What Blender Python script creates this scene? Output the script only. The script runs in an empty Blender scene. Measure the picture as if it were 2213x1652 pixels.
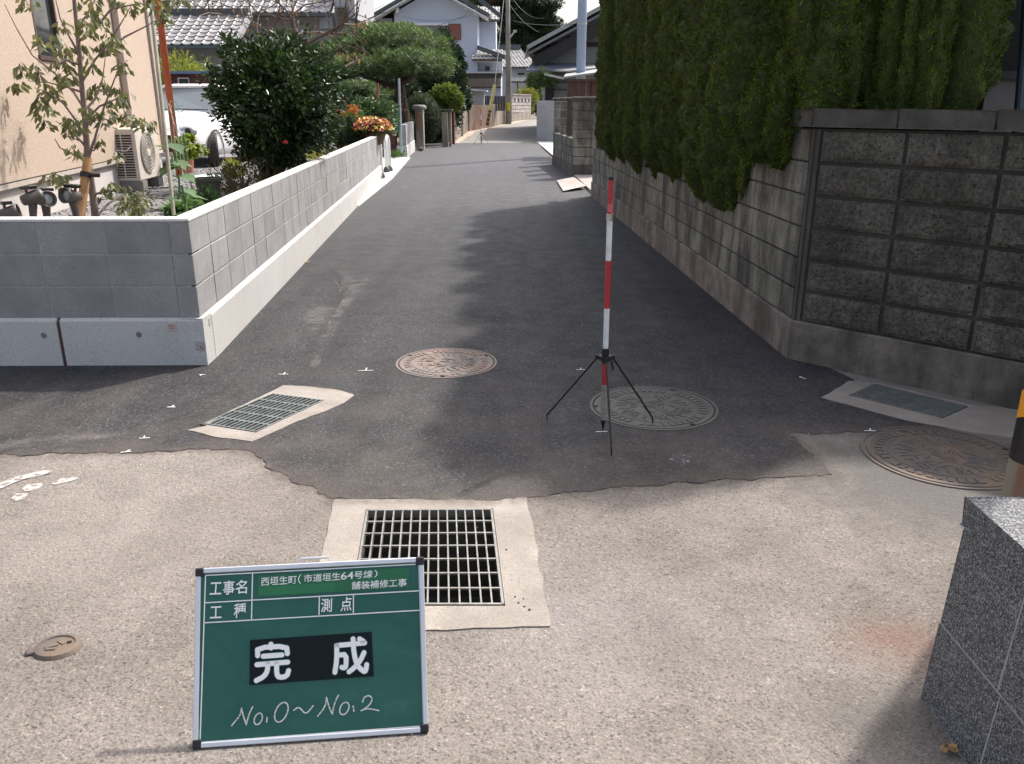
import bpy, bmesh, math, random
import numpy as np
from mathutils import Vector, Matrix, Euler, noise
from mathutils.geometry import tessellate_polygon

R = math.radians
SC = bpy.context.scene
COL = SC.collection
rnd = random.Random(7)

# ---------------------------------------------------------------- camera, sky, sun, exposure
CAM_H, PITCH, FOC = 1.6, R(18.62), 1799.0          # metres, downward tilt, focal length in picture widths of 2213
cam_d = bpy.data.cameras.new('camera'); cam = bpy.data.objects.new('camera', cam_d); COL.objects.link(cam)
cam.location = (0, 0, CAM_H); cam.rotation_euler = (math.pi/2 - PITCH, 0, 0)
cam_d.sensor_width = 36; cam_d.lens = 36*FOC/2213; cam_d.clip_start = 0.05; cam_d.clip_end = 3000
SC.camera = cam
SUN_EL, SUN_AZ = R(51.5), math.atan2(.54, .50)     # azimuth measured from +X towards +Y
sd = Vector((math.cos(SUN_EL)*math.cos(SUN_AZ), math.cos(SUN_EL)*math.sin(SUN_AZ), math.sin(SUN_EL)))
w = bpy.data.worlds.new('World'); SC.world = w; w.use_nodes = True
nt = w.node_tree; nt.nodes.clear()
sky = nt.nodes.new('ShaderNodeTexSky'); sky.sky_type = 'NISHITA'; sky.sun_disc = False
sky.sun_elevation = SUN_EL; sky.sun_rotation = math.pi/2 - SUN_AZ
sky.air_density = 1.0; sky.dust_density = 5.0; sky.ozone_density = 1.0; sky.altitude = 0
hs = nt.nodes.new('ShaderNodeHueSaturation'); hs.inputs['Saturation'].default_value = .60
bg = nt.nodes.new('ShaderNodeBackground'); bg.inputs[1].default_value = 0.15
wo = nt.nodes.new('ShaderNodeOutputWorld')
nt.links.new(sky.outputs[0], hs.inputs['Color']); nt.links.new(hs.outputs[0], bg.inputs[0]); nt.links.new(bg.outputs[0], wo.inputs[0])
sun_d = bpy.data.lights.new('sun', 'SUN'); sun_d.energy = 2.7; sun_d.angle = R(1.8); sun_d.color = (1, .95, .885)
sun = bpy.data.objects.new('sun', sun_d); COL.objects.link(sun)
sun.rotation_euler = (-sd).to_track_quat('-Z', 'Y').to_euler(); sun.location = (10, 10, 20)
vs = SC.view_settings
vs.view_transform = 'Standard'; vs.look = 'None'; vs.exposure = 0.98; vs.gamma = 1; vs.use_curve_mapping = False

# ---------------------------------------------------------------- measuring the place from the photograph
cp, sp = math.cos(PITCH), math.sin(PITCH)
def ray(u, v):
    a, b = (u-1106.5)/FOC, (826-v)/FOC
    return Vector((a, cp+b*sp, -sp+b*cp))
def gz(y):                                          # height of the road: level, then a gentle rise beyond the new asphalt
    return 0 if y < 35 else min((y-35)*.0267, .55)
def at_z(u, v, z=0.0):
    d = ray(u, v); t = (z-CAM_H)/d.z
    return Vector((d.x*t, d.y*t, z))
def at_y(u, v, y):
    d = ray(u, v); t = y/d.y
    return Vector((d.x*t, y, CAM_H+d.z*t))
def G(u, v):
    p = at_z(u, v)
    if 0 < p.y < 35: return p
    d = ray(u, v); t = 30.0
    while t < 90 and CAM_H+d.z*t > gz(d.y*t): t += .05
    return Vector((d.x*t, d.y*t, gz(d.y*t)))
def garden_z(y): return max(.42, min(.60, .60-(y-9)*.026))

# ---------------------------------------------------------------- mesh helpers
class MB:
    def __init__(s): s.v = []; s.f = []; s.smooth = False
    def add(s, vs_, fs):
        n = len(s.v); s.v += [tuple(p) for p in vs_]; s.f += [tuple(i+n for i in f) for f in fs]; return s
    def box(s, c, d, rz=0, m=None):
        hx, hy, hz = d[0]/2, d[1]/2, d[2]/2
        P_ = [Vector((x, y, z)) for z in (-hz, hz) for x, y in ((-hx, -hy), (hx, -hy), (hx, hy), (-hx, hy))]
        M_ = m if m is not None else Matrix.Rotation(rz, 4, 'Z')
        P_ = [M_ @ p + Vector(c) for p in P_]
        return s.add(P_, [(3, 2, 1, 0), (4, 5, 6, 7), (0, 1, 5, 4), (1, 2, 6, 5), (2, 3, 7, 6), (3, 0, 4, 7)])
    def bbox(s, a, b):
        return s.box([(a[i]+b[i])/2 for i in range(3)], [abs(b[i]-a[i]) for i in range(3)])
    def beam(s, a, b, wd, h, up=(0, 0, 1)):         # square bar from a to b
        a, b = Vector(a), Vector(b); d = (b-a).normalized(); x = d.cross(Vector(up)).normalized(); z = x.cross(d)
        vv = []
        for p in (a, b):
            for i, j in ((-1, -1), (1, -1), (1, 1), (-1, 1)): vv.append(p+x*i*wd/2+z*j*h/2)
        return s.add(vv, [(0, 1, 2, 3), (7, 6, 5, 4), (0, 4, 5, 1), (1, 5, 6, 2), (2, 6, 7, 3), (3, 7, 4, 0)])
    def prism(s, pts, h):                           # 3-D polygon swept by vector h
        n = len(pts); h = Vector(h); pts = [Vector(p) for p in pts]
        tris = tessellate_polygon([pts])
        vv = pts+[p+h for p in pts]
        fs = [tuple(t) for t in tris]+[tuple(i+n for i in reversed(t)) for t in tris]
        fs += [(i, (i+1) % n, (i+1) % n+n, i+n) for i in range(n)]
        return s.add(vv, fs)
    def tube(s, path, r, n=8, cap=True, sx=1):
        path = [Vector(p) for p in path]; k = len(path)
        rr = r if isinstance(r, (list, tuple)) else [r]*k
        vv = []; prev = None
        for i, p in enumerate(path):
            d = (path[min(i+1, k-1)]-path[max(i-1, 0)]).normalized()
            if prev is None:
                x = d.cross(Vector((0, 0, 1)));  x = x if x.length > .1 else d.cross(Vector((1, 0, 0)))
            else: x = prev - d*prev.dot(d)
            x.normalize(); prev = x; y = d.cross(x)
            for j in range(n):
                a = 2*math.pi*j/n; vv.append(p+(x*math.cos(a)*sx+y*math.sin(a))*rr[i])
        fs = [(i*n+j, i*n+(j+1) % n, (i+1)*n+(j+1) % n, (i+1)*n+j) for i in range(k-1) for j in range(n)]
        if cap: fs += [tuple(reversed(range(n))), tuple((k-1)*n+j for j in range(n))]
        return s.add(vv, fs)
    def lathe(s, prof, c=(0, 0, 0), n=24, m=None, cap=True):  # profile of (r, z)
        c = Vector(c); vv = []; k = len(prof)
        for r_, z in prof:
            for j in range(n):
                a = 2*math.pi*j/n; p = Vector((r_*math.cos(a), r_*math.sin(a), z))
                vv.append((m @ p if m is not None else p)+c)
        fs = [(i*n+j, i*n+(j+1) % n, (i+1)*n+(j+1) % n, (i+1)*n+j) for i in range(k-1) for j in range(n)]
        if cap and prof[0][0] > 1e-5: fs.append(tuple(reversed(range(n))))
        if cap and prof[-1][0] > 1e-5: fs.append(tuple((k-1)*n+j for j in range(n)))
        return s.add(vv, fs)
    def mesh(s, name, smooth=None):
        me = bpy.data.meshes.new(name); me.from_pydata(s.v, [], s.f); me.validate()
        if smooth if smooth is not None else s.smooth:
            me.shade_smooth()
        return me

W = {}
def tag(o, label=None, cat=None, group=None, kind=None):
    if label: o['label'] = label
    if cat: o['category'] = cat
    if group: o['group'] = group
    if kind: o['kind'] = kind
    return o
def thing(name, label, cat, loc=(0, 0, 0), group=None):
    o = bpy.data.objects.new(name, None); COL.objects.link(o); o.location = loc; o.empty_display_size = .2
    W[o] = Matrix.Translation(loc)
    return tag(o, label, cat, group)
def obj(name, geo, m, parent=None, label=None, kind=None, smooth=False, bevel=0, loc=None, rot=None):
    me = geo.mesh(name, smooth) if isinstance(geo, MB) else geo
    if m is not None:
        me.materials.clear()
        for q in (m if isinstance(m, (list, tuple)) else [m]): me.materials.append(q)
    if bevel: do_bevel(me, bevel)
    o = bpy.data.objects.new(name, me); COL.objects.link(o)
    if parent is not None:
        o.parent = parent; o.matrix_parent_inverse = W[parent].inverted()
    T = Matrix.Identity(4)
    if loc is not None:
        o.location = loc
        if rot is not None: o.rotation_euler = rot
        T = Matrix.LocRotScale(Vector(loc), Euler(rot) if rot is not None else None, None)
    W[o] = T
    if label: o['label'] = label
    if kind: o['kind'] = kind
    return o
def do_bevel(me, wd, seg=1):
    bm = bmesh.new(); bm.from_mesh(me)
    es = [e for e in bm.edges if len(e.link_faces) == 2 and e.calc_face_angle(0) > .5]
    bmesh.ops.bevel(bm, geom=es, offset=wd, segments=seg, affect='EDGES', profile=.6)
    bm.to_mesh(me); bm.free()
def dup(o, loc, rz=0, label=None, scale=None):
    c = o.copy(); COL.objects.link(c); c.location = loc; c.rotation_euler = (0, 0, rz)
    if scale: c.scale = scale
    if label: c['label'] = label
    for ch in list(o.children):
        d = ch.copy(); COL.objects.link(d); d.parent = c
        for g in list(ch.children):
            e = g.copy(); COL.objects.link(e); e.parent = d
    return c
def jag(pts, step, amp, seed=0, closed=True, noisy=None):    # broken edge: subdivide and shake a polygon in the ground plane
    out = []; n = len(pts)
    for i in range(n if closed else n-1):
        a, b = Vector(pts[i]), Vector(pts[(i+1) % n]); L = (b-a).length
        if noisy is not None and not noisy(i): out.append(a); continue
        k = max(1, int(L/step)); d = (b-a).normalized(); nn = Vector((-d.y, d.x, 0))
        for j in range(k):
            p = a+(b-a)*j/k; am = amp*(.35 if j == 0 else 1)
            q = noise.noise((p.x*9+seed, p.y*9, 1.3))*1.1+noise.noise((p.x*37+seed, p.y*37, 5))*.6
            out.append(p+nn*am*q)
    if not closed: out.append(Vector(pts[-1]))
    return out
def sheet(mb, outer, holes, z, skirt=0.0):
    loops = [[Vector((p[0], p[1], z)) for p in outer]]+[[Vector((p[0], p[1], z)) for p in h] for h in holes]
    flat = [p for L in loops for p in L]
    tr = tessellate_polygon(loops); fs = []
    for t in tr:
        a, b, c = (flat[i] for i in t)
        if ((b-a).cross(c-a)).z < 0: t = (t[0], t[2], t[1])
        fs.append(tuple(t))
    mb.add(flat, fs)
    if skirt:
        n = len(outer); vv = loops[0]+[p-Vector((0, 0, skirt)) for p in loops[0]]
        mb.add(vv, [(i, (i+1) % n, (i+1) % n+n, i+n) for i in range(n)])
    return mb

# ---------------------------------------------------------------- materials
def rgb(c): return (c[0], c[1], c[2], 1) if not isinstance(c, (int, float)) else (c, c, c, 1)
class NT:
    def __init__(s, name, rough=.8, metal=0.0, spec=.5):
        s.m = bpy.data.materials.new(name); s.m.use_nodes = True; s.t = s.m.node_tree
        s.b = s.t.nodes['Principled BSDF']; s.b.inputs['Roughness'].default_value = rough
        s.b.inputs['Metallic'].default_value = metal; s.b.inputs['Specular IOR Level'].default_value = spec
        g = s.n('ShaderNodeNewGeometry'); s.pos = g.outputs['Position']
    def n(s, k, **kw):
        o = s.t.nodes.new(k)
        for a, b in kw.items(): setattr(o, a, b)
        return o
    def l(s, a, b): s.t.links.new(a, b)
    def val(s, sock, v):
        if hasattr(v, 'links'): s.l(v, sock)
        else: sock.default_value = v
    def math(s, op, a, b=0.0, c=None, clamp=False):
        o = s.n('ShaderNodeMath', operation=op, use_clamp=clamp); s.val(o.inputs[0], a); s.val(o.inputs[1], b)
        if c is not None: s.val(o.inputs[2], c)
        return o.outputs[0]
    def mapping(s, vec, scale=(1, 1, 1), loc=(0, 0, 0), rot=(0, 0, 0)):
        o = s.n('ShaderNodeMapping'); s.l(vec, o.inputs['Vector']); o.inputs['Scale'].default_value = scale
        o.inputs['Location'].default_value = loc; o.inputs['Rotation'].default_value = rot; return o.outputs[0]
    def noise(s, scale, detail=4, rough=.55, vec=None, dist=0):
        o = s.n('ShaderNodeTexNoise'); s.l(vec if vec is not None else s.pos, o.inputs['Vector'])
        o.inputs['Scale'].default_value = scale; o.inputs['Detail'].default_value = detail
        o.inputs['Roughness'].default_value = rough; o.inputs['Distortion'].default_value = dist; return o.outputs['Fac']
    def voro(s, scale, out='Distance', feature='F1', vec=None, rand=1):
        o = s.n('ShaderNodeTexVoronoi', feature=feature); s.l(vec if vec is not None else s.pos, o.inputs['Vector'])
        o.inputs['Scale'].default_value = scale; o.inputs['Randomness'].default_value = rand; return o.outputs[out]
    def ramp(s, fac, stops, interp='LINEAR'):
        o = s.n('ShaderNodeValToRGB'); s.l(fac, o.inputs[0]); e = o.color_ramp.elements; o.color_ramp.interpolation = interp
        while len(e) < len(stops): e.new(.5)
        for i, (p, c) in enumerate(stops): e[i].position = p; e[i].color = rgb(c)
        return o.outputs[0]
    def mix(s, f, a, b, mode='MIX'):
        o = s.n('ShaderNodeMix', data_type='RGBA', blend_type=mode); s.val(o.inputs[0], f)
        s.val(o.inputs[6], a if hasattr(a, 'links') else rgb(a)); s.val(o.inputs[7], b if hasattr(b, 'links') else rgb(b)); return o.outputs[2]
    def rand(s):
        return s.n('ShaderNodeObjectInfo').outputs['Random']
    def sep(s, v):
        o = s.n('ShaderNodeSeparateColor'); s.l(v, o.inputs[0]); return o.outputs
    def color(s, c): s.val(s.b.inputs['Base Color'], c if hasattr(c, 'links') else rgb(c)); return s
    def bump(s, h, strength=.5, dist=.01):
        o = s.n('ShaderNodeBump'); s.l(h, o.inputs['Height']); o.inputs['Strength'].default_value = strength
        o.inputs['Distance'].default_value = dist; s.l(o.outputs[0], s.b.inputs['Normal']); return s
    def rough(s, v): s.val(s.b.inputs['Roughness'], v); return s
_mc = {}
def M(name, c, rough=.6, metal=0, var=.12, scale=6, bump=0, bs=60, spec=.5, dirt=None):
    """plain material with colour mottling, a little grime and per-object variation"""
    if name in _mc: return _mc[name]
    s = NT(name, rough, metal, spec); c = rgb(c)[:3]
    n1 = s.noise(scale, 5, .6)
    lo = tuple(max(0, x*(1-var)) for x in c); hi = tuple(min(1, x*(1+var)) for x in c)
    col = s.ramp(n1, [(.3, lo), (.7, hi)])
    if dirt:
        d = s.ramp(s.noise(scale*.6, 8, .7), [(.5, 0), (.72, 1)]); col = s.mix(s.math('MULTIPLY', s.sep(d)[0], .7), col, dirt)
    s.color(col)
    s.rough(s.math('ADD', s.math('MULTIPLY', s.noise(scale*2, 3), .2), rough-.1, clamp=True))
    if bump: s.bump(s.noise(bs, 4, .6), bump, .01)
    _mc[name] = s.m; return s.m

def mat_asphalt():
    s = NT('fresh_asphalt', .82, spec=.25)
    big = s.noise(.9, 5, .6); mid = s.noise(5, 5, .6)
    cell = s.sep(s.voro(170, 'Color'))
    cell2 = s.sep(s.voro(75, 'Color'))
    base = s.ramp(s.math('ADD', s.math('MULTIPLY', big, .6), s.math('MULTIPLY', mid, .4)), [(.35, (.024, .0245, .028)), (.65, (.042, .0415, .045))])
    grain = s.ramp(cell[0], [(0, .42), (.5, .92), (.85, 1.35), (.97, 1.9), (1, 3.6)])
    g2 = s.ramp(cell2[1], [(0, .68), (.9, 1.18), (1, 2.0)])
    col = s.mix(1, s.mix(1, base, grain, 'MULTIPLY'), g2, 'MULTIPLY')
    seam = s.noise(1.0, 5, .6, s.mapping(s.pos, (3.2, .22, 1), rot=(0, 0, -.06)))
    col = s.mix(1, col, s.ramp(seam, [(.35, .78), (.65, 1.25)]), 'MULTIPLY')
    # pale brown road dust carried onto the near end of the new surface and along the wheel track
    xyz = s.n('ShaderNodeSeparateXYZ'); s.l(s.pos, xyz.inputs[0])
    dust = s.math('MULTIPLY', s.ramp(s.noise(2.3, 6, .65), [(.38, 0), (.72, 1)]), s.ramp(s.math('MULTIPLY', xyz.outputs[1], .1), [(.28, 1), (.50, .42), (.8, .12)]))
    dust = s.math('ADD', dust, s.math('MULTIPLY', s.ramp(s.math('MULTIPLY', xyz.outputs[1], .1), [(.30, 1), (.40, .3), (.60, 0)]), .42), clamp=True)
    dust = s.math('MULTIPLY', dust, .62)
    col = s.mix(s.math('MULTIPLY', dust, s.ramp(cell[1], [(0, .45), (1, 1)])), col, (.145, .122, .105))
    far = s.ramp(s.math('MULTIPLY', xyz.outputs[1], .03), [(.20, 0), (.75, 1)])       # mixed towards a paler, bluish grey further on
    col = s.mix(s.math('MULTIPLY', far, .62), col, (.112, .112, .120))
    s.color(col)
    s.rough(s.ramp(mid, [(.3, .62), (.7, .85)]))
    h = s.math('ADD', s.math('MULTIPLY', s.voro(170), .8), s.math('MULTIPLY', s.noise(60, 4, .7), .8))
    s.bump(h, .55, .006)
    return s.m
def mat_pavement():
    s = NT('worn_pavement', .85, spec=.35)
    big = s.noise(.7, 6, .62); mid = s.noise(3.5, 5, .6, dist=.4); fine = s.noise(30, 4, .6)
    base = s.ramp(s.math('ADD', s.math('MULTIPLY', big, .6), s.math('MULTIPLY', mid, .4)),
                  [(.36, (.136, .118, .101)), (.5, (.190, .166, .146)), (.64, (.238, .211, .188))])
    c1 = s.sep(s.voro(140, 'Color')); c2 = s.sep(s.voro(260, 'Color')); c3 = s.sep(s.voro(60, 'Color'))
    g = s.ramp(c1[0], [(0, .50), (.07, .68), (.18, .94), (.8, 1.03), (.95, 1.12), (1, 1.45)])
    g2 = s.ramp(c2[0], [(0, .72), (.5, .99), (1, 1.2)])
    col = s.mix(1, s.mix(1, base, g, 'MULTIPLY'), g2, 'MULTIPLY')
    col = s.mix(1, col, s.ramp(s.noise(48, 5, .75), [(.28, .66), (.42, .97), (.75, 1.18)]), 'MULTIPLY')
    # exposed grey-brown stones where the mortar has worn off
    st = s.ramp(s.voro(60), [(.30, 1), (.42, 0)])
    pick = s.ramp(c3[1], [(.72, 0), (.76, 1)])
    worn = s.ramp(s.noise(1.6, 5, .6), [(.42, .25), (.62, 1)])
    f = s.math('MULTIPLY', s.math('MULTIPLY', st, pick), worn)
    stone = s.ramp(c3[2], [(0, (.09, .085, .085)), (.4, (.17, .14, .12)), (.8, (.26, .2, .16)), (1, (.36, .34, .31))])
    col = s.mix(s.math('MULTIPLY', f, .42), col, stone)
    # dark grey older patch by the corner manhole, shadow painted in, and small brown spots
    xyz = s.n('ShaderNodeSeparateXYZ'); s.l(s.pos, xyz.inputs[0])
    def blob(cx, cy, rx, ry, soft=.5):
        dx = s.math('DIVIDE', s.math('SUBTRACT', xyz.outputs[0], cx), rx); dy = s.math('DIVIDE', s.math('SUBTRACT', xyz.outputs[1], cy), ry)
        d = s.math('SQRT', s.math('ADD', s.math('MULTIPLY', dx, dx), s.math('MULTIPLY', dy, dy)))
        d = s.math('ADD', d, s.math('MULTIPLY', s.math('SUBTRACT', s.noise(9, 5, .65), .5), .9))
        return s.ramp(d, [(1-soft, 1), (1.0, 0)])
    col = s.mix(s.math('MULTIPLY', blob(2.15, 3.35, 1.15, .8), .75), col, (.092, .086, .082))
    col = s.mix(s.math('MULTIPLY', blob(1.21, 2.21, .27, .17, .9), .55), col, (.155, .068, .05))
    col = s.mix(s.math('MULTIPLY', blob(1.0, 1.88, .34, .20, .8), .5), col, (.10, .094, .088))
    col = s.mix(s.math('MULTIPLY', blob(.25, 2.35, .8, .5, .9), .25), col, (.20, .185, .19))
    col = s.mix(s.math('MULTIPLY', blob(-1.6, 2.9, .9, .7, .9), .25), col, (.26, .23, .205))
    spots = s.math('MULTIPLY', s.ramp(s.voro(6.5), [(.05, 1), (.11, 0)]), s.ramp(s.noise(.8, 2), [(.5, 0), (.6, 1)]))
    col = s.mix(s.math('MULTIPLY', spots, .5), col, (.12, .08, .06))
    s.color(col)
    h = s.math('ADD', s.math('MULTIPLY', s.ramp(s.voro(95), [(0, 1), (.5, .3), (1, 0)]), .6), s.math('ADD', s.math('MULTIPLY', fine, .9), s.math('MULTIPLY', st, .25)))
    s.bump(h, .6, .006)
    return s.m
def mat_concrete(name, c, var=.12, pit=.35, bump=.25, grime=None, scale=3.0, stain=None, rnd_obj=0.0):
    s = NT(name, .85, spec=.3); c = rgb(c)[:3]
    n1 = s.noise(scale, 6, .6); fine = s.noise(140, 3, .6)
    col = s.ramp(n1, [(.3, tuple(x*(1-var) for x in c)), (.7, tuple(min(1, x*(1+var)) for x in c))])
    col = s.mix(1, col, s.ramp(fine, [(.3, .80), (.7, 1.20)]), 'MULTIPLY')
    if pit:
        pc = s.sep(s.voro(38, 'Color'))
        p = s.math('MULTIPLY', s.ramp(s.voro(38), [(.10, 1), (.2, 0)]), s.ramp(pc[0], [(.72, 0), (.76, 1)]))
        col = s.mix(s.math('MULTIPLY', p, pit), col, tuple(x*.3 for x in c))
    if grime:
        v = s.mapping(s.pos, (1, 1, .22)); d = s.ramp(s.noise(3.2, 8, .66, v, .3), [(.42, 0), (.64, 1)])
        col = s.mix(s.math('MULTIPLY', d, grime[1]), col, grime[0])
    if stain:
        col = s.mix(s.math('MULTIPLY', s.ramp(s.noise(1.1, 5, .6), [(.5, 0), (.68, 1)]), stain[1]), col, stain[0])
    if rnd_obj:
        k = s.math('ADD', s.math('MULTIPLY', s.rand(), rnd_obj*2), 1-rnd_obj)
        cc = s.n('ShaderNodeCombineColor'); [s.l(k, cc.inputs[i]) for i in range(3)]
        col = s.mix(1, col, cc.outputs[0], 'MULTIPLY')
    s.color(col); s.bump(s.math('ADD', s.noise(90, 5, .65), s.math('MULTIPLY', s.noise(12, 3), .4)), bump, .008)
    return s.m
def mat_oldblock(name, rough_face=False):
    s = NT(name, .92, spec=.2)
    v = s.mapping(s.pos, (1, 1, .28))
    st = s.noise(3.4, 9, .68, v, .35); sp_ = s.noise(1.2, 5, .6)
    base = s.ramp(s.noise(6, 6, .6), [(.3, (.19, .188, .162)), (.7, (.32, .315, .27))])
    pink = s.ramp(s.noise(2.1, 4), [(.5, 0), (.7, .5)])
    base = s.mix(pink, base, (.28, .235, .21))
    base = s.mix(s.math('MULTIPLY', s.ramp(s.noise(4.5, 6, .6), [(.52, 0), (.7, 1)]), .45), base, (.15, .165, .115))   # lichen
    d = s.ramp(st, [(.43, 0), (.58, 1)])
    col = s.mix(s.math('MULTIPLY', d, .42 if rough_face else .80), base, (.060, .055, .050))
    col = s.mix(s.math('MULTIPLY', s.ramp(sp_, [(.45, 0), (.65, 1)]), .2 if rough_face else .35), col, (.06, .055, .05))
    fine = s.ramp(s.noise(110, 4, .7), [(.25, .6), (.5, 1), (.75, 1.35)])
    if rough_face: col = s.mix(1, col, s.ramp(s.noise(42, 6, .75), [(.32, .38), (.5, .85), (.68, 1.35)]), 'MULTIPLY')
    col = s.mix(1, col, fine, 'MULTIPLY')
    pc = s.sep(s.voro(48, 'Color')); pit = s.math('MULTIPLY', s.ramp(s.voro(48), [(.16, 1), (.28, 0)]), s.ramp(pc[0], [(.66, 0), (.7, 1)]))
    col = s.mix(s.math('MULTIPLY', pit, .85), col, (.012, .011, .01))
    wc = s.math('MULTIPLY', s.ramp(s.voro(70), [(.08, 1), (.15, 0)]), s.ramp(s.sep(s.voro(70, 'Color'))[1], [(.93, 0), (.95, 1)]))
    col = s.mix(s.math('MULTIPLY', wc, .8), col, (.42, .41, .38))
    k = s.math('ADD', s.math('MULTIPLY', s.rand(), .3), .85)
    cc = s.n('ShaderNodeCombineColor'); [s.l(k, cc.inputs[i]) for i in range(3)]
    col = s.mix(1, col, cc.outputs[0], 'MULTIPLY')
    s.color(col)
    h = s.math('ADD', s.noise(55 if rough_face else 90, 7, .72), s.math('MULTIPLY', s.noise(14, 4, .6), .9 if rough_face else .3))
    h = s.math('SUBTRACT', h, s.math('MULTIPLY', pit, .6))
    s.bump(h, .1*10 if rough_face else .6, .055 if rough_face else .014)
    return s.m
def mat_granite():
    s = NT('speckled_granite', .7, spec=.4)
    a = s.sep(s.voro(260, 'Color')); b = s.noise(330, 5, .8)
    f = s.math('ADD', s.math('MULTIPLY', a[0], .55), s.math('MULTIPLY', b, .5))
    col = s.ramp(f, [(.28, (.030, .031, .033)), (.45, (.088, .09, .094)), (.62, (.16, .163, .168)), (.80, (.38, .39, .40))])
    col = s.mix(s.math('MULTIPLY', s.noise(3, 5), .25), col, (.08, .08, .085))
    s.color(col); s.bump(s.math('ADD', b, a[1]), .5, .003); return s.m
def mat_leaf(name, stops, rough=.5, trans=.25, spec=.4):
    s = NT(name, rough, spec=spec)
    at = s.n('ShaderNodeAttribute', attribute_name='tint').outputs['Fac']
    big = s.noise(2.2, 4)
    f = s.math('ADD', s.math('MULTIPLY', at, .75), s.math('MULTIPLY', s.math('SUBTRACT', big, .5), .6), clamp=True)
    col = s.ramp(f, stops); s.color(col)
    if trans:
        tr = s.n('ShaderNodeBsdfTranslucent'); s.l(s.mix(1, col, (1.3, 1.35, .75), 'MULTIPLY'), tr.inputs['Color'])
        mx = s.n('ShaderNodeMixShader'); mx.inputs[0].default_value = trans
        s.l(s.b.outputs[0], mx.inputs[1]); s.l(tr.outputs[0], mx.inputs[2])
        s.l(mx.outputs[0], s.t.nodes['Material Output'].inputs['Surface'])
    return s.m
def mat_patch(name, c, thr=(.45, .6), scale=14, alpha=.8, seed=0, rough=.8):
    """thin worn paint or dust: broken up by noise so the surface under it shows through"""
    s = NT(name, rough, spec=.3); s.color(rgb(c))
    v = s.mapping(s.pos, (1, 1, 1), (seed, 0, 0))
    a = s.math('MULTIPLY', s.ramp(s.noise(scale, 7, .7, v), [(thr[0], 0), (thr[1], 1)]), alpha)
    at = s.n('ShaderNodeAttribute', attribute_name='edge').outputs['Fac']
    a = s.math('MULTIPLY', a, at)
    s.l(a, s.b.inputs['Alpha']); s.bump(s.noise(120, 4), .3, .004); return s.m

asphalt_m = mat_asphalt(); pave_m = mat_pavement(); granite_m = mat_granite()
newblock_m = mat_concrete('new_block_concrete', (.285, .280, .283), .14, .25, .45, scale=5, rnd_obj=.10, grime=((.19, .18, .18), .35))
newbase_m = mat_concrete('cast_concrete', (.49, .48, .47), .09, .55, .15, scale=2.2, stain=((.40, .38, .34), .5))
mortar_m = mat_concrete('fresh_mortar', (.34, .33, .32), .1, 0, .2)
mortar_dark = mat_concrete('old_mortar', (.075, .072, .065), .3, 0, .4)
slab_m = mat_concrete('drain_collar_concrete', (.31, .275, .243), .16, .5, .35, scale=5, stain=((.215, .185, .158), .75), grime=((.20, .17, .145), .4))
oldblock_m = mat_oldblock('weathered_block'); splitblock_m = mat_oldblock('weathered_split_block', True)
oldside_m = mat_concrete('pinkish_weathered_footing', (.235, .20, .178), .35, .6, .7, grime=((.075, .065, .056), .85), scale=8)
oldbase_m = mat_concrete('weathered_footing', (.165, .146, .126), .4, .8, .9, grime=((.045, .041, .036), .85), scale=7)
farwall_m = mat_concrete('old_panel_concrete', (.30, .27, .23), .2, .2, .2, grime=((.12, .10, .085), .65), scale=1.2)
steel_m = M('galvanised_steel', (.27, .265, .245), .5, .55, .25, 25, dirt=(.20, .15, .11))
darksteel_m = M('dull_steel', (.20, .215, .21), .55, .5, .25, 20)

# ================================================================ GROUND AND ROADS
def struct(name, mb, m, **k): return obj(name, mb, m, kind='structure', **k)
g = MB()                                            # wide earth sheet, open under the drains
earth_m = M('earth', (.16, .125, .09), .95, 0, .3, 2, .6, 30, dirt=(.08, .075, .05))
ys = [-60, -8, 6.5, 35, 42, 50, 56, 120, 400, 1500]; xs = [-900, -60, -6, 3.2, 60, 900]
for i in range(len(ys)-1):
    for j in range(len(xs)-1):
        if ys[i] == -8 and xs[j] == -6: continue
        q = [(xs[j], ys[i]), (xs[j+1], ys[i]), (xs[j+1], ys[i+1]), (xs[j], ys[i+1])]
        g.add([(x, y, gz(y)-.03) for x, y in q], [(0, 1, 2, 3)])
struct('ground', g, earth_m)

# drains: corners of the three gratings as they lie in the road
D1 = [at_z(*p) for p in ((761, 1309), (1087, 1309), (1062, 1104), (794, 1106))]
D2 = [at_z(*p) for p in ((554, 937), (697, 869), (590, 855), (440, 919))]
D3 = [at_z(*p) for p in ((1838, 858), (2033, 906), (2087, 882), (1892, 834))]
def grow(poly, d):
    c = sum((Vector(p) for p in poly), Vector())/len(poly); return [Vector(p)+(Vector(p)-c).normalized()*d for p in poly]
# old worn pavement
pv = MB(); sheet(pv, [(-9, -7.5, 0), (9, -7.5, 0), (9, 7.2, 0), (-9, 7.2, 0)], [grow(D1, .03), grow(D2, .03), grow(D3, .03)], 0)
struct('old_pavement', pv, pave_m)
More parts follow.
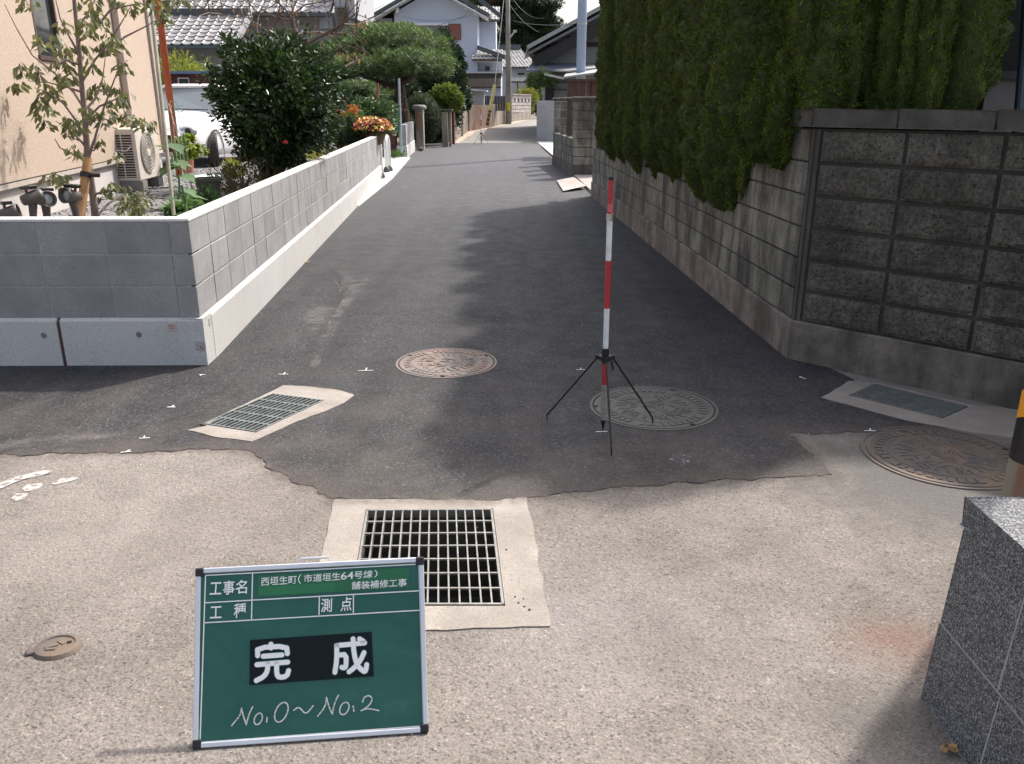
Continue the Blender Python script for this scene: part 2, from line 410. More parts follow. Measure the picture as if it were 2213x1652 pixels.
# fresh asphalt with a broken, raised near edge
near = [(-260, 992), (0, 985), (130, 982), (260, 978), (400, 974), (500, 973), (540, 978), (562, 992), (588, 1019), (640, 1045), (690, 1058), (718, 1080),
        (800, 1079), (860, 1077), (960, 1083), (1060, 1085), (1140, 1078), (1250, 1065), (1400, 1051), (1560, 1039), (1700, 1030), (1798, 1027), (1760, 985), (1705, 938), (1880, 936), (2060, 933)]
N_ = [at_z(*p) for p in near]
rest = [at_z(1960, 905), at_z(1778, 862), at_z(1845, 822), Vector((1.93, 5.30, 0)), Vector((1.53, 15.3, 0)), Vector((1.50, 19.1, 0)), Vector((1.20, 23.2, 0)),
        at_z(1159, 306), at_z(1159, 304)+Vector((-.0, .1, 0)), at_z(700, 318), at_z(905, 324), Vector((-3.25, 25.5, 0)), Vector((-2.80, 18.4, 0)), Vector((-1.99, 5.15, 0)), Vector((-6.2, 5.2, 0))]
outer = jag(N_, .018, .026, closed=False)+rest
asp = MB(); sheet(asp, outer, [grow(D2, .035)], .0056, .014)
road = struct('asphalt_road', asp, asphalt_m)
NEAR = [Vector(p) for p in outer[:len(outer)-len(rest)]]

far_m = M('old_road_surface', (.215, .20, .185), .9, 0, .2, 1.5, .5, 60, dirt=(.15, .14, .13))
fr = MB()
fl = [(-2.55, 35.0), (-2.30, 39), (-2.12, 42.8), (-.35, 49.9), (.35, 53), (1.2, 60), (3.2, 75)]
fR = [(1.15, 35.0), (1.25, 39), (1.6, 42.8), (2.6, 49.9), (3.2, 53), (4.6, 60), (7.5, 75)]
for i in range(len(fl)-1):
    q = [fl[i], fR[i], fR[i+1], fl[i+1]]; fr.add([(x, y, gz(y)+.002) for x, y in q], [(0, 1, 2, 3)])
struct('far_road', fr, far_m)
sand_m = M('pale_roadside_sand', (.40, .32, .25), .95, 0, .15, 3, .4, 50)
sv = MB()
for i in range(len(fl)-2):
    a, b = fl[i], fl[i+1]; wd = .42
    sv.add([(a[0]-.05, a[1], gz(a[1])+.007), (a[0]+wd, a[1], gz(a[1])+.007), (b[0]+wd*.8, b[1], gz(b[1])+.007), (b[0]-.05, b[1], gz(b[1])+.007)], [(0, 1, 2, 3)])
struct('roadside_verge', sv, sand_m)

# pale concrete aprons beside the road
ap_m = mat_concrete('pale_apron_concrete', (.58, .565, .54), .08, .1, .15)
ap = MB(); ap.prism([(-2.86, 18.55, -.02), (-2.60, 18.55, -.02), (-3.02, 25.5, -.02), (-3.6, 25.5, -.02), (-7.5, 25.2, -.02), (-7.5, 18.55, -.02)], (0, 0, .062))
ap.prism([(-2.50, 13.5, -.02), (-2.455, 13.5, -.02), (-2.6, 18.55, -.02), (-2.86, 18.55, -.02)], (0, 0, .05))
struct('concrete_apron', ap, ap_m)
ap = MB(); ap.prism([at_z(1158, 306), at_z(1195, 338), (3.5, 26, 0), (3.5, 36, 0)], (0, 0, .03)); struct('concrete_apron', ap, ap_m)
ap = MB(); ap.prism([(1.46, 15.2, -.01), (3.6, 15.2, -.01), (3.6, 19.0, -.01), (1.38, 19.0, -.01)], (0, 0, .07)); struct('gateway_apron', ap, mat_concrete('pinkish_apron', (.33, .29, .27), .15, .1, .2))

bedm = M('dark_light_block', (.045, .035, .025), .95, 0, .3, 12, .6, 60)
bd0 = MB(); bd0.prism([(1.94, 5.38, 0), (3.28, 4.05, 0), (3.28, 15.0, 0), (1.55, 15.0, 0)], (0, 0, .80)); struct('light_block_bed', bd0, bedm)  # added dark mass, stops sunlight leaking through under the conifer bases
# gravel yard behind the block wall
gravel_m = mat_concrete('gravel_bed', (.19, .18, .185), .3, .3, .9, scale=14)
gb = MB(); ysg = [5.25, 7, 9, 11, 13, 15.9, 18.7, 18.81, 40]
for i in range(len(ysg)-1):
    y0, y1 = ysg[i], ysg[i+1]
    xa = lambda y: (-2.12-.0637*(y-5.07)) if y < 18 else (-3.5 if y < 18.8 else -4.9)
    gb.add([(-16, y0, garden_z(y0)), (xa(y0), y0, garden_z(y0)), (xa(y1), y1, garden_z(y1)), (-16, y1, garden_z(y1))], [(0, 1, 2, 3)])
struct('garden_ground', gb, gravel_m)
def pebbles(name, pts, rmin, rmax, m, seed=3, squash=.6, label=None):
    r_ = np.random.RandomState(seed); n = len(pts); P_ = np.array(pts, dtype=np.float32)
    base = np.array([(1, 0, 0), (0, 1, 0), (-1, 0, 0), (0, -1, 0), (0, 0, 1), (0, 0, -1)], dtype=np.float32)
    F_ = np.array([(0, 1, 4), (1, 2, 4), (2, 3, 4), (3, 0, 4), (1, 0, 5), (2, 1, 5), (3, 2, 5), (0, 3, 5)])
    a = r_.rand(n)*6.28; s_ = rmin+(rmax-rmin)*r_.rand(n)**2
    V = base[None]*(s_[:, None, None])*(.7+.6*r_.rand(n, 6, 1)); V[:, :, 2] *= squash
    x = V[:, :, 0]*np.cos(a)[:, None]-V[:, :, 1]*np.sin(a)[:, None]; y = V[:, :, 0]*np.sin(a)[:, None]+V[:, :, 1]*np.cos(a)[:, None]
    V[:, :, 0] = x+P_[:, None, 0]; V[:, :, 1] = y+P_[:, None, 1]; V[:, :, 2] += P_[:, None, 2]
    F2 = (F_[None]+6*np.arange(n)[:, None, None]).reshape(-1, 3)
    me = npmesh(name, V.reshape(-1, 3), F2, np.repeat(r_.rand(n), 6))
    o = obj(name, me, m, kind='stuff')
    if label: o['label'] = label
    return o
def npmesh(name, V, F_, tint=None, attr='tint'):
    me = bpy.data.meshes.new(name); V = np.asarray(V, dtype=np.float32); F_ = np.asarray(F_, dtype=np.int32)
    k = F_.shape[1]; me.vertices.add(len(V)); me.vertices.foreach_set('co', V.ravel())
    me.loops.add(F_.size); me.loops.foreach_set('vertex_index', F_.ravel())
    me.polygons.add(len(F_)); me.polygons.foreach_set('loop_start', np.arange(0, F_.size, k, dtype=np.int32)); me.polygons.foreach_set('loop_total', np.full(len(F_), k, dtype=np.int32))
    if tint is not None:
        at = me.attributes.new(attr, 'FLOAT', 'POINT'); at.data.foreach_set('value', np.asarray(tint, dtype=np.float32))
    me.update(); return me
s = NT('crushed_stone', .85); at = s.n('ShaderNodeAttribute', attribute_name='tint').outputs['Fac']
s.color(s.ramp(at, [(0, (.09, .09, .10)), (.6, (.20, .195, .20)), (1, (.36, .35, .35))])); s.bump(s.noise(200), .3, .003); stone_m = s.m
pts = []
for k in range(11000):
    y = 5.3+11*rnd.random()**1.6; x = (-2.15-.0637*(y-5.07))-5.6*rnd.random()
    pts.append((x, y, garden_z(y)+.004))
pebbles('garden_gravel', pts, .008, .026, stone_m, label='dark crushed stone spread over the yard behind the new block wall')

# old paint and chalk, scuffs and stains: thin worn films on the ground, each with its own outline
def film(name, uv, m, z, parent, soft=.25, label=None):
    P_ = [at_z(u, v, z) for u, v in uv]; c = sum(P_, Vector())/len(P_); n = len(P_)
    V = [c]+[c+(p-c)*(1-soft) for p in P_]+P_; F_ = []
    for i in range(n):
        j = (i+1) % n; F_.append((0, 1+i, 1+j)); F_.append((1+i, 1+n+i, 1+n+j)); F_.append((1+i, 1+n+j, 1+j))
    me = npmesh(name, [tuple(p) for p in V], F_, [1]*(n+1)+[0]*n, 'edge')
    if me.polygons[0].normal.z < 0: me.flip_normals()
    return obj(name, me, m, parent, kind=None, label=label)
white_worn = mat_patch('worn_white_paint', (.58, .55, .52), (.38, .56), 26, .8)
white_thin = mat_patch('thin_pale_scuff', (.42, .37, .35), (.40, .74), 6, .32, 4)
white_dots = mat_patch('powdery_chalk', (.70, .69, .68), (.54, .66), 60, .9, 9)
pvo = bpy.data.objects['old_pavement']
arc = [(-40, 1062), (0, 1043), (45, 1027), (100, 1015), (118, 1017), (118, 1022), (60, 1033), (10, 1052), (-35, 1074)]
film('paint_mark', arc, white_worn, .004, pvo, .12)
film('paint_mark', [(45, 1056), (62, 1046), (92, 1044), (95, 1050), (80, 1060), (52, 1062)], white_worn, .004, pvo, .15)
film('paint_mark', [(108, 1046), (130, 1034), (168, 1029), (172, 1034), (140, 1044), (118, 1048)], white_worn, .004, pvo, .15)
film('paint_mark', [(22, 1078), (35, 1066), (62, 1066), (55, 1078), (34, 1084)], white_worn, .004, pvo, .2)
film('paint_mark', [(78, 1086), (90, 1076), (122, 1078), (110, 1092), (92, 1094)], white_thin, .004, pvo, .3)
film('paint_mark', [(290, 1570), (310, 1535), (350, 1540), (345, 1580), (310, 1600)], white_thin, .004, pvo, .5)
film('scuff', [(715, 575), (745, 568), (815, 585), (800, 615), (745, 680), (700, 790), (672, 800), (680, 745), (720, 680), (760, 610)], white_thin, .0074, road, .6)
film('scuff', [(640, 690), (680, 650), (735, 660), (720, 700), (670, 730)], white_thin, .0082, road, .6)
film('scuff', [(664, 795), (676, 762), (698, 768), (692, 792), (676, 802)], white_thin, .0088, road, .6)
film('scuff', [(-200, 975), (0, 950), (200, 930), (420, 925), (420, 935), (200, 950), (0, 975), (-180, 992)], white_thin, .0074, road, .6)
film('chalk_dust', [(1440, 990), (1470, 975), (1500, 985), (1495, 1005), (1460, 1005)], white_dots, .0074, road, .4)
# brown dust and crumbs feathering the joint between old and new surface
dust_m = mat_patch('joint_dust', (.17, .14, .12), (.36, .66), 16, .6, 2)
V = []; E_ = []; F_ = []
k = 0
SM = []
for i in range(len(N_)-1):
    m_ = max(1, int((N_[i+1]-N_[i]).length/.06)); SM += [N_[i].lerp(N_[i+1], j/m_) for j in range(m_)]
for i in range(0, len(SM)):
    p = SM[i]; q0 = SM[max(0, i-5)]; q = SM[min(i+5, len(SM)-1)]; d = (q-q0); n_ = Vector((-d.y, d.x, 0)).normalized()
    if n_.y < 0: n_ = -n_
    a_ = .07+.06*noise.noise((p.x*3, p.y*3, 0)); b_ = .12+.09*noise.noise((p.x*2.3, p.y*2, 7))
    for off_, e_ in ((-a_, 0), (0, 1), (b_, 0)): w_ = p+n_*off_; V.append((w_.x, w_.y, .0064)); E_.append(e_)
    if k: b0 = 3*(k-1); F_ += [(b0, b0+3, b0+1), (b0+1, b0+3, b0+4), (b0+1, b0+4, b0+2), (b0+2, b0+4, b0+5)]
    k += 1
obj('dust_edge', npmesh('dust_edge', V, F_, E_, 'edge'), dust_m, road)
# scattered pale chips lying on the new asphalt, and dark grit beside the big drain
chip_m = M('pale_chip', (.62, .60, .57), .8); grit_m = M('dark_grit', (.07, .06, .05), .8)
pts = []
for k in range(150):
    p = at_z(rnd.uniform(120, 1750), rnd.uniform(800, 1070)); pts.append((p.x, p.y, .0045))
for k in range(120):
    p = at_z(rnd.uniform(0, 2000), rnd.uniform(1090, 1650)); pts.append((p.x, p.y, .001))
pebbles('stone_chips', pts, .0016, .0042, chip_m, 5, label='tiny pale stone chips scattered over the road')
pts = [at_z(1133, 1311, .006), at_z(1131, 1294, .006), at_z(1121, 1303, .006), at_z(1113, 1290, .006), at_z(1094, 1188, .006), at_z(1144, 1318, .006)]
pebbles('grit', [tuple(p) for p in pts], .004, .009, grit_m, 8, .8, label='a few dark grit pellets on the concrete collar of the large drain')

# ================================================================ SURVEY MARKS
mark_m = M('mark_paint', (.80, .79, .77), .7)
marks = [((437, 810), 14, (1, 0), (-.55, -.8), 'paint mark nearest the foot of the new wall corner'),
         ((613, 809), 20, (1, 0), (0, .9), 'faint paint mark above the slanted drain'),
         ((790, 801), 32, (1, -.03), (0, .9), 'broad paint mark just beside the rusty manhole cover'),
         ((370, 880), 18, (1, 0), (.5, .8), 'small paint mark on asphalt between wall and slanted drain'),
         ((312, 947), 22, (1, -.05), (-.6, .6), 'hooked paint mark near the pale tip of the slanted drain collar'),
         ((272, 977), 22, (1, -.1), (.7, .6), 'paint mark on the asphalt edge above the worn pavement'),
         ((1255, 799), 20, (1, 0), (.2, .9), 'thin cross mark between the tripod and the rusty manhole cover'),
         ((1300, 933), 26, (1, -.03), (0, -.2), 'short paint line exactly under the ranging pole tip'),
         ((1735, 817), 18, (.9, .5), (-.6, .5), 'paint mark in shade below the splayed wall'),
         ((1880, 931), 24, (1, 0), (.6, .5), 'paint mark where asphalt meets the patched corner manhole')]
for (u, v), wd, a, b, lab in marks:
    c = at_z(u, v, .0085); k = wd/FOC*c.y*1.05; mb = MB()
    a3 = Vector((a[0], -a[1]*2.5, 0)).normalized(); b3 = Vector((b[0], b[1]*2.5, 0)).normalized()
    mb.beam(c-a3*k*.5, c+a3*k*.5, .0052, .0016)
    mb.beam(c+Vector((0, 0, .0012)), c+b3*k*(.55 if abs(b[1]) > .3 else .1)+Vector((0, 0, .0012)), .0052, .0016)
    o = obj('survey_mark', mb, mark_m); tag(o, 'white '+lab, 'road mark', 'white survey marks painted on the road')

# ================================================================ DRAINS
def drain(name, label, C, collar, collar_holes_z, nb, nc, along, bar_w=.004, depth=.30, bar_m=steel_m, zt=.018, barh=.028):
    """C: four corners; bars run along edge 0->3 (along=1) or 0->1 (along=0)"""
    t = thing(name, label, 'drain', sum(C, Vector())/4, 'metal drain gratings set in concrete collars')
    up = Vector((0, 0, 1)); Z = lambda p, z: Vector((p.x, p.y, z))
    mb = MB(); sheet(mb, jag(collar, .045, .009, 3), [grow(C, .012)], collar_holes_z, .03); obj('collar', mb, slab_m, t)
    pit = MB(); q = grow(C, .02)
    for i in range(4):
        a, b = q[i], q[(i+1) % 4]; pit.add([Z(a, zt-.004), Z(b, zt-.004), Z(b, -depth), Z(a, -depth)], [(0, 1, 2, 3)])
    pit.add([Z(p, -depth) for p in q], [(0, 1, 2, 3)]); obj('pit', pit, mat_concrete(name+'_pit_concrete', (.10, .095, .085), .3, 0, .3), t)
    fr_ = MB(); q2 = grow(C, .012)
    for i in range(4):
        a, b = Z(C[i], zt-.018), Z(C[(i+1) % 4], zt-.018); fr_.beam(a, b, .009, .036)
    obj('frame', fr_, bar_m, t)
    A, B, C2, D = (C if along else [C[1], C[2], C[3], C[0]])           # bars run A->D and B->C2
    bar_len = None
    for i in range(1, nb):
        f = i/nb; p0, p1 = A.lerp(B, f), D.lerp(C2, f)
        mb = MB().beam(Z(p0, zt-barh/2-.001), Z(p1, zt-barh/2-.001), bar_w, barh); obj('bar', mb, bar_m, t)
    for i in range(1, nc):
        f = i/nc; p0, p1 = A.lerp(D, f), B.lerp(C2, f)
        mb = MB().beam(Z(p0, zt-.0045), Z(p1, zt-.0045), bar_w*1.35, .0072); obj('cross_rod', mb, bar_m, t)
    return t
drain('drain', 'large square grating in pale concrete collar partly behind the chalkboard', D1, [at_z(*p) for p in ((672, 1372), (1190, 1356), (1139, 1078), (722, 1082), (694, 1206))], .005, 14, 7, 1, .0055, .42, zt=.008)
drain('drain', 'skewed narrow grating in pale concrete set into the asphalt below the new wall corner', D2,
      [at_z(*p) for p in ((545, 958), (480, 950), (403, 933), (445, 924), (500, 890), (585, 850), (612, 836), (660, 838), (735, 847), (766, 857), (745, 873), (690, 897), (640, 915))], .009, 11, 5, 0, .0085, .25, darksteel_m, .012, .02)
drain('drain', 'fine mesh grating against the footing of the old splayed wall', D3,
      [at_z(*p) for p in ((1775, 862), (1835, 826), (1862, 829), (1900, 831), (2100, 878), (2213, 890), (2330, 920), (2213, 950), (2100, 938), (1960, 912))], .0085, 24, 5, 0, .006, .25, darksteel_m, .012, .02)

# ================================================================ MANHOLE COVERS
def manhole(name, label, c, r, m, rot, zt, keys=3, kind=0):
    t = thing(name, label, 'manhole cover', c, 'cast iron manhole covers with flower relief')
    mb = MB().lathe([(0, zt-.0032), (r*.93, zt-.0032), (r*.94, zt-.012), (r*.955, zt-.012), (r*.96, zt), (r, zt), (r+.003, zt-.02)], (0, 0, 0), 64)
    mb.v = [(x+c.x, y+c.y, z) for x, y, z in mb.v]; obj('lid', mb, m, t)
    def ring(r0, r1, z):
        m_ = MB().lathe([(r0, zt-.004), (r0+.002, z), (r1-.002, z), (r1, zt-.004)], (c.x, c.y, 0), 64, cap=False); return m_
    obj('rim', ring(r*.86, r*.93, zt), m, t); obj('inner_ring', ring(r*.655, r*.685, zt-.0005), m, t)
    rn = random.Random(int(rot*100)); b = MB()
    for k in range(44):
        a = rot+2*math.pi*k/44
        if k % 11 in (0,): continue
        L = r*(.075+.03*rn.random()); rr = r*.77
        b.box((c.x+rr*math.cos(a), c.y+rr*math.sin(a), zt-.001), (L*1.3, r*.062, .004), a)
        if rn.random() < .6: b.box((c.x+(rr+r*.045)*math.cos(a+.03), c.y+(rr+r*.045)*math.sin(a+.03), zt-.0011), (r*.025, r*.07, .004), a)
    obj('raised_ring_blocks', b, m, t, kind='stuff')
    fl_ = MB()
    for (fx, fy, fr2, n) in ((-.18, .1, .3, 9), (.22, .18, .28, 9), (.05, -.25, .3, 10), (.4, -.15, .2, 8), (-.4, -.2, .2, 8)):
        for k in range(n):
            a = 2*math.pi*k/n+rn.random()*.5; path = []; L = r*fr2*(.8+.5*rn.random()); cv = rn.uniform(-.8, .8)
            for j in range(5):
                d = L*(.15+.85*j/4); aa = a+cv*(j/4)**2; path.append((c.x+r*fx*1.05+d*math.cos(aa+rot), c.y+r*fy*1.05+d*math.sin(aa+rot), zt-.0062))
            if all(math.hypot(p[0]-c.x, p[1]-c.y) < r*.64 for p in path):
                fl_.tube(path, [.004, .009, .012, .009, .003], 6)
    for k in range(26):
        a = rot+2*math.pi*k/26+rn.random()*.1; path = [(c.x+rr*r*math.cos(a+dd), c.y+rr*r*math.sin(a+dd), zt-.0045) for rr, dd in ((.40, -.1), (.48, .05), (.55, .0), (.62, .12))]
        fl_.tube(path, [.003, .008, .008, .003], 5)
    obj('flower_relief', fl_, m, t, kind='stuff')
    hole_m = M('keyhole_black', (.01, .01, .01), .9)
    for k in range(keys):
        a = rot+2*math.pi*k/keys; obj('keyhole', MB().box((c.x+r*.9*math.cos(a), c.y+r*.9*math.sin(a), zt-.0005), (.018, .026, .004), a), hole_m, t)
    return t
def iron(name, a, b, c_, thr):
    s = NT(name, .7, .35); col = s.ramp(s.noise(4.5, 6, .65), [(thr, a), (thr+.18, b)]); col = s.mix(s.math('MULTIPLY', s.ramp(s.noise(11, 6, .6), [(.5, 0), (.7, 1)]), .5), col, c_)
    s.color(col); s.bump(s.noise(150, 4), .4, .003); return s.m
iron1 = iron('rusty_iron', (.20, .17, .155), (.26, .185, .15), (.21, .185, .172), .45)
iron2 = iron('grey_iron', (.118, .112, .102), (.15, .138, .122), (.10, .096, .088), .5)
iron3 = iron('stained_iron', (.125, .108, .102), (.19, .14, .10), (.11, .098, .096), .46)
manhole('manhole_cover', 'rusty orange manhole cover in the sunlit middle of the new asphalt', at_z(965, 786), .325, iron1, .52, .0095)
manhole('manhole_cover', 'grey manhole cover in shade right beside the ranging pole tripod', at_z(1412, 882), .350, iron2, 1.05, .0095)
manhole('manhole_cover', 'brown stained manhole cover at the patched corner near the yellow and black post', at_z(2040, 986), .372, iron3, .2, .006, 1)
vc = at_z(125, 1401); vt = thing('valve_cover', 'small rusty oval valve cover set in the worn pavement', 'valve cover', vc)
mb = MB().lathe([(0, .010), (.048, .010), (.05, .014), (.062, .012), (.068, .002), (.069, -.01)], (vc.x, vc.y, 0), 32); mb.v = [((x-vc.x)*1.05+vc.x, (y-vc.y)*.92+vc.y, z) for x, y, z in mb.v]
obj('lid', mb, iron3, vt, smooth=False)
obj('raised_mark', MB().box((vc.x-.014, vc.y-.005, .011), (.036, .012, .005), .5).box((vc.x+.005, vc.y+.014, .011), (.03, .010, .005), -.6).box((vc.x-.01, vc.y-.02, .011), (.03, .01, .005), .1), iron3, vt)
obj('keyhole', MB().box((vc.x+.03, vc.y+.015, .0115), (.013, .01, .003), .3), M('keyhole_black', (.01, .01, .01)), vt)
obj('hinge_lug', MB().box((vc.x-.066, vc.y-.024, .005), (.034, .03, .012), .4), iron3, vt, bevel=.004)

# ================================================================ BLOCK WALLS
_bk = {}
def block_mesh(L, T, H, bev, m):
    k = (round(L, 3), round(T, 3), round(H, 3), m.name)
    if k not in _bk:
        mb = MB().box((0, 0, 0), (L, T, H)); me = mb.mesh('block'); do_bevel(me, bev); me.materials.append(m); _bk[k] = me
    return _bk[k]
_rf = {}
def rough_block(L, T, H, m, var):
    k = (round(L, 2), var)
    if k not in _rf:
        nx, nz = max(4, int(14*L/.48)), 7; V = []; r2 = random.Random(var*31+nx)
        for j in range(nz+1):
            for i in range(nx+1):
                e = min(i, nx-i, j, nz-j); x = -L/2+L*i/nx; z = -H/2+H*j/nz
                y = -T/2+(.004 if e == 0 else -.010+.011*noise.noise((x*14+var*7, z*16, var))+r2.uniform(-.0035, .0035))
                if e: x += r2.uniform(-.008, .008); z += r2.uniform(-.005, .005)
                V.append((x, y, z))
        n = len(V); F_ = [(j*(nx+1)+i, j*(nx+1)+i+1, (j+1)*(nx+1)+i+1, (j+1)*(nx+1)+i) for j in range(nz) for i in range(nx)]
        V += [(-L/2, T/2, -H/2), (L/2, T/2, -H/2), (L/2, T/2, H/2), (-L/2, T/2, H/2)]; a, b, c, d = 0, nx, nz*(nx+1)+nx, nz*(nx+1)
        F_ += [(n, n+1, b, a), (n+1, n+2, c, b), (n+2, n+3, d, c), (n+3, n, a, d), (n+3, n+2, n+1, n)]
        me = MB().add(V, F_).mesh('block'); me.materials.append(m); _rf[k] = me
    return _rf[k]
def put_block(parent, me, c, rz, name='block'):
    o = bpy.data.objects.new(name, me); COL.objects.link(o); o.parent = parent; o.matrix_parent_inverse = W[parent].inverted()
    o.location = c; o.rotation_euler = (0, 0, rz); W[o] = Matrix.LocRotScale(Vector(c), Euler((0, 0, rz)), None); return o
def course_run(parent, a, b, z0, n, bl, bh, T, m, gap=.008, bev=.003, off=.0, inward=1, cores=True, mort=mortar_m, first=None, proud=None, keep=None, core_in=.006, rough=False):
    """blocks in stack bond from a to b (front face line); thickness T goes to the inward side"""
    a, b = Vector((a[0], a[1], 0)), Vector((b[0], b[1], 0)); d = (b-a); L = d.length; d.normalize(); nrm = Vector((-d.y, d.x, 0))*inward
    rz = math.atan2(d.y, d.x); cuts = [0.0]; x = first if first else bl
    while x < L-.03: cuts.append(x); x += bl
    cuts.append(L)
    for k in range(n):
        for i in range(len(cuts)-1):
            if keep and not keep(i, k, (cuts[i]+cuts[i+1])/2): continue
            ln = cuts[i+1]-cuts[i]-gap; me = rough_block(ln, T, bh-gap, m, (i*3+k*5) % 5) if rough else block_mesh(ln, T, bh-gap, bev, m)
            j = rnd.uniform(-1, 1)*.0012
            c = a+d*((cuts[i]+cuts[i+1])/2)+nrm*(T/2+off+j)+Vector((0, 0, z0+bh*(k+.5)))
            put_block(parent, me, c, rz)
    return cuts

# ---- new light grey block wall along the yard
WC = Vector((-1.94, 5.07, 0)); WE = Vector((-2.80, 18.5, 0)); WL = Vector((-5.2, 5.03, 0))
nw = thing('block_wall', 'new pale grey block wall on cast concrete footing round the gravel yard', 'wall', WC)
z0, bh = .312, .2
def footing(mb, a, b, T, z1, ch=.018, inward=1, z_=-.03):
    a, b = Vector((a[0], a[1], 0)), Vector((b[0], b[1], 0)); d = (b-a).normalized(); n = Vector((-d.y, d.x, 0))*inward; Zv = lambda p, z: Vector((p.x, p.y, z))
    prof = [(0, z_), (0, z1-ch), (ch, z1), (T, z1), (T, z_)]
    vv = [Zv(a+n*o_, z) for o_, z in prof]+[Zv(b+n*o_, z) for o_, z in prof]
    mb.add(vv, [(i, (i+1) % 5, (i+1) % 5+5, i+5) for i in range(5)]+[(0, 1, 2, 3, 4), (9, 8, 7, 6, 5)]); return mb
jx = at_z(139, 794).x; fy = lambda x: WC.y+(x-WC.x)*(WL.y-WC.y)/(WL.x-WC.x)
Fs = [((WC.x, WC.y), (jx+.012, fy(jx))), ((jx-.012, fy(jx)), (WL.x, WL.y))]
for i, (a, b) in enumerate(Fs): obj('footing', footing(MB(), b, a, .16, z0), newbase_m, nw)
obj('footing', footing(MB(), WC+Vector((0, .162, 0)), WE, .16, z0), newbase_m, nw)
obj('footing', MB().prism([(WC.x-.0005, WC.y+.0005, -.03), (WC.x-.0105, WC.y+.1615, -.03), (WC.x-.16, WC.y+.1615, -.03), (WC.x-.16, WC.y+.01, -.03)], (0, 0, z0+.029)), newbase_m, nw)
obj('joint_filler', MB().box((jx, fy(jx)+.08, .13), (.022, .14, .31)), M('joint_board', (.09, .05, .045), .9), nw)
ins = .022
A_, B_ = WL+Vector((0, ins, 0)), WC+Vector((-ins, ins, 0)); F_end = B_-Vector((.122, 0, 0))
LW = (F_end-A_).length
course_run(nw, A_, F_end, z0, 3, .4, bh, .12, newblock_m, first=LW-.4*math.floor(LW/.4))
S0 = WC+Vector((-ins-.001, ins, 0)); S1 = WE+Vector((-ins, 0, 0))
course_run(nw, S0, S1, z0, 3, .4, bh, .12, newblock_m, first=.405)
mc = MB(); d_ = (B_-A_).normalized()
mc.prism([A_+Vector((0, .004, z0)), B_+Vector((-.03, .004, z0)), B_+Vector((-.03, .11, z0)), A_+Vector((0, .11, z0))], (0, 0, .599))
mc.prism([S0+Vector((-.0145, .15, z0)), S1+Vector((-.005, -.01, z0)), S1+Vector((-.112, -.01, z0)), S0+Vector((-.1215, .15, z0))], (0, 0, .598))
obj('mortar', mc, mortar_m, nw)
cap = MB()
cap.prism([A_+Vector((0, -.001, .912)), B_+Vector((.001, -.001, .912)), B_+Vector((-.118, .121, .912)), A_+Vector((0, .121, .912))], (0, 0, .014))
cap.prism([B_+Vector((.002, 0, .912)), S1+Vector((.001, 0, .912)), S1+Vector((-.121, 0, .912)), B_+Vector((-.119, .122, .912))], (0, 0, .0142))
obj('cap', cap, mat_concrete('smooth_cap_mortar', (.62, .61, .59), .06, 0, .1), nw, bevel=0)
hole_m2 = M('plug_mortar', (.17, .165, .16), .9)
for u, v in ((97, 724), (301, 723)):
    x = at_y(u, v, WC.y).x; z = at_y(u, v, WC.y).z
    obj('tie_hole', MB().lathe([(0, 0), (.016, 0), (.018, .002)], (0, 0, 0), 14, Matrix.Rotation(R(90), 3, 'X')), hole_m2, nw, loc=(x, fy(x)-.001, z))
dS = (WE-WC).normalized()
for k in range(14):
    for zz in ((.11, .24) if k % 2 else (.19,)):
        p = WC+dS*(.55+k*.62); obj('tie_hole', MB().lathe([(0, 0), (.014, 0), (.016, .002)], (0, 0, 0), 12, Matrix.Rotation(R(90), 3, 'Y')), hole_m2, nw, loc=(p.x+.0015, p.y, zz))
plate_m = M('tag_plate', (.42, .40, .38), .5); red_m = M('tag_red', (.42, .13, .12), .6)
def tagplate(u, v, sz, m, lab=None, face='f'):
    if face == 'f':
        p = at_y(u, v, WC.y); o = obj('marker_plate', MB().box((0, 0, 0), (sz, .004, sz*.95)), m, nw, lab, loc=(p.x, fy(p.x)-.0025, p.z)); return o, p
o, p = tagplate(372, 706, .052, plate_m, 'small square boundary plate printed with red lines')
rb = MB()
for k in range(3): rb.box((0, 0, .012-k*.011), (.036, .002, .004))
obj('print', rb, red_m, o, loc=(p.x, fy(p.x)-.0057, p.z))
o, p = tagplate(433, 748, .058, M('tag_grey', (.36, .34, .34), .6), 'grey boundary plate with a red arrow at the wall corner')
obj('arrow', MB().beam((-.004, 0, .002), (.022, 0, -.020), .002, .005, (0, 1, 0)).box((.006, 0, -.004), (.014, .002, .005)), red_m, o, loc=(p.x, fy(p.x)-.0057, p.z))
po = WC+dS*.075; obj('marker_plate', MB().box((0, 0, 0), (.004, .05, .05)), plate_m, nw, 'pale square plate on the sunny side of the footing', loc=(po.x+.0028, po.y+.05, .262), rot=(0, 0, math.atan2(dS.y, dS.x)-math.pi/2))

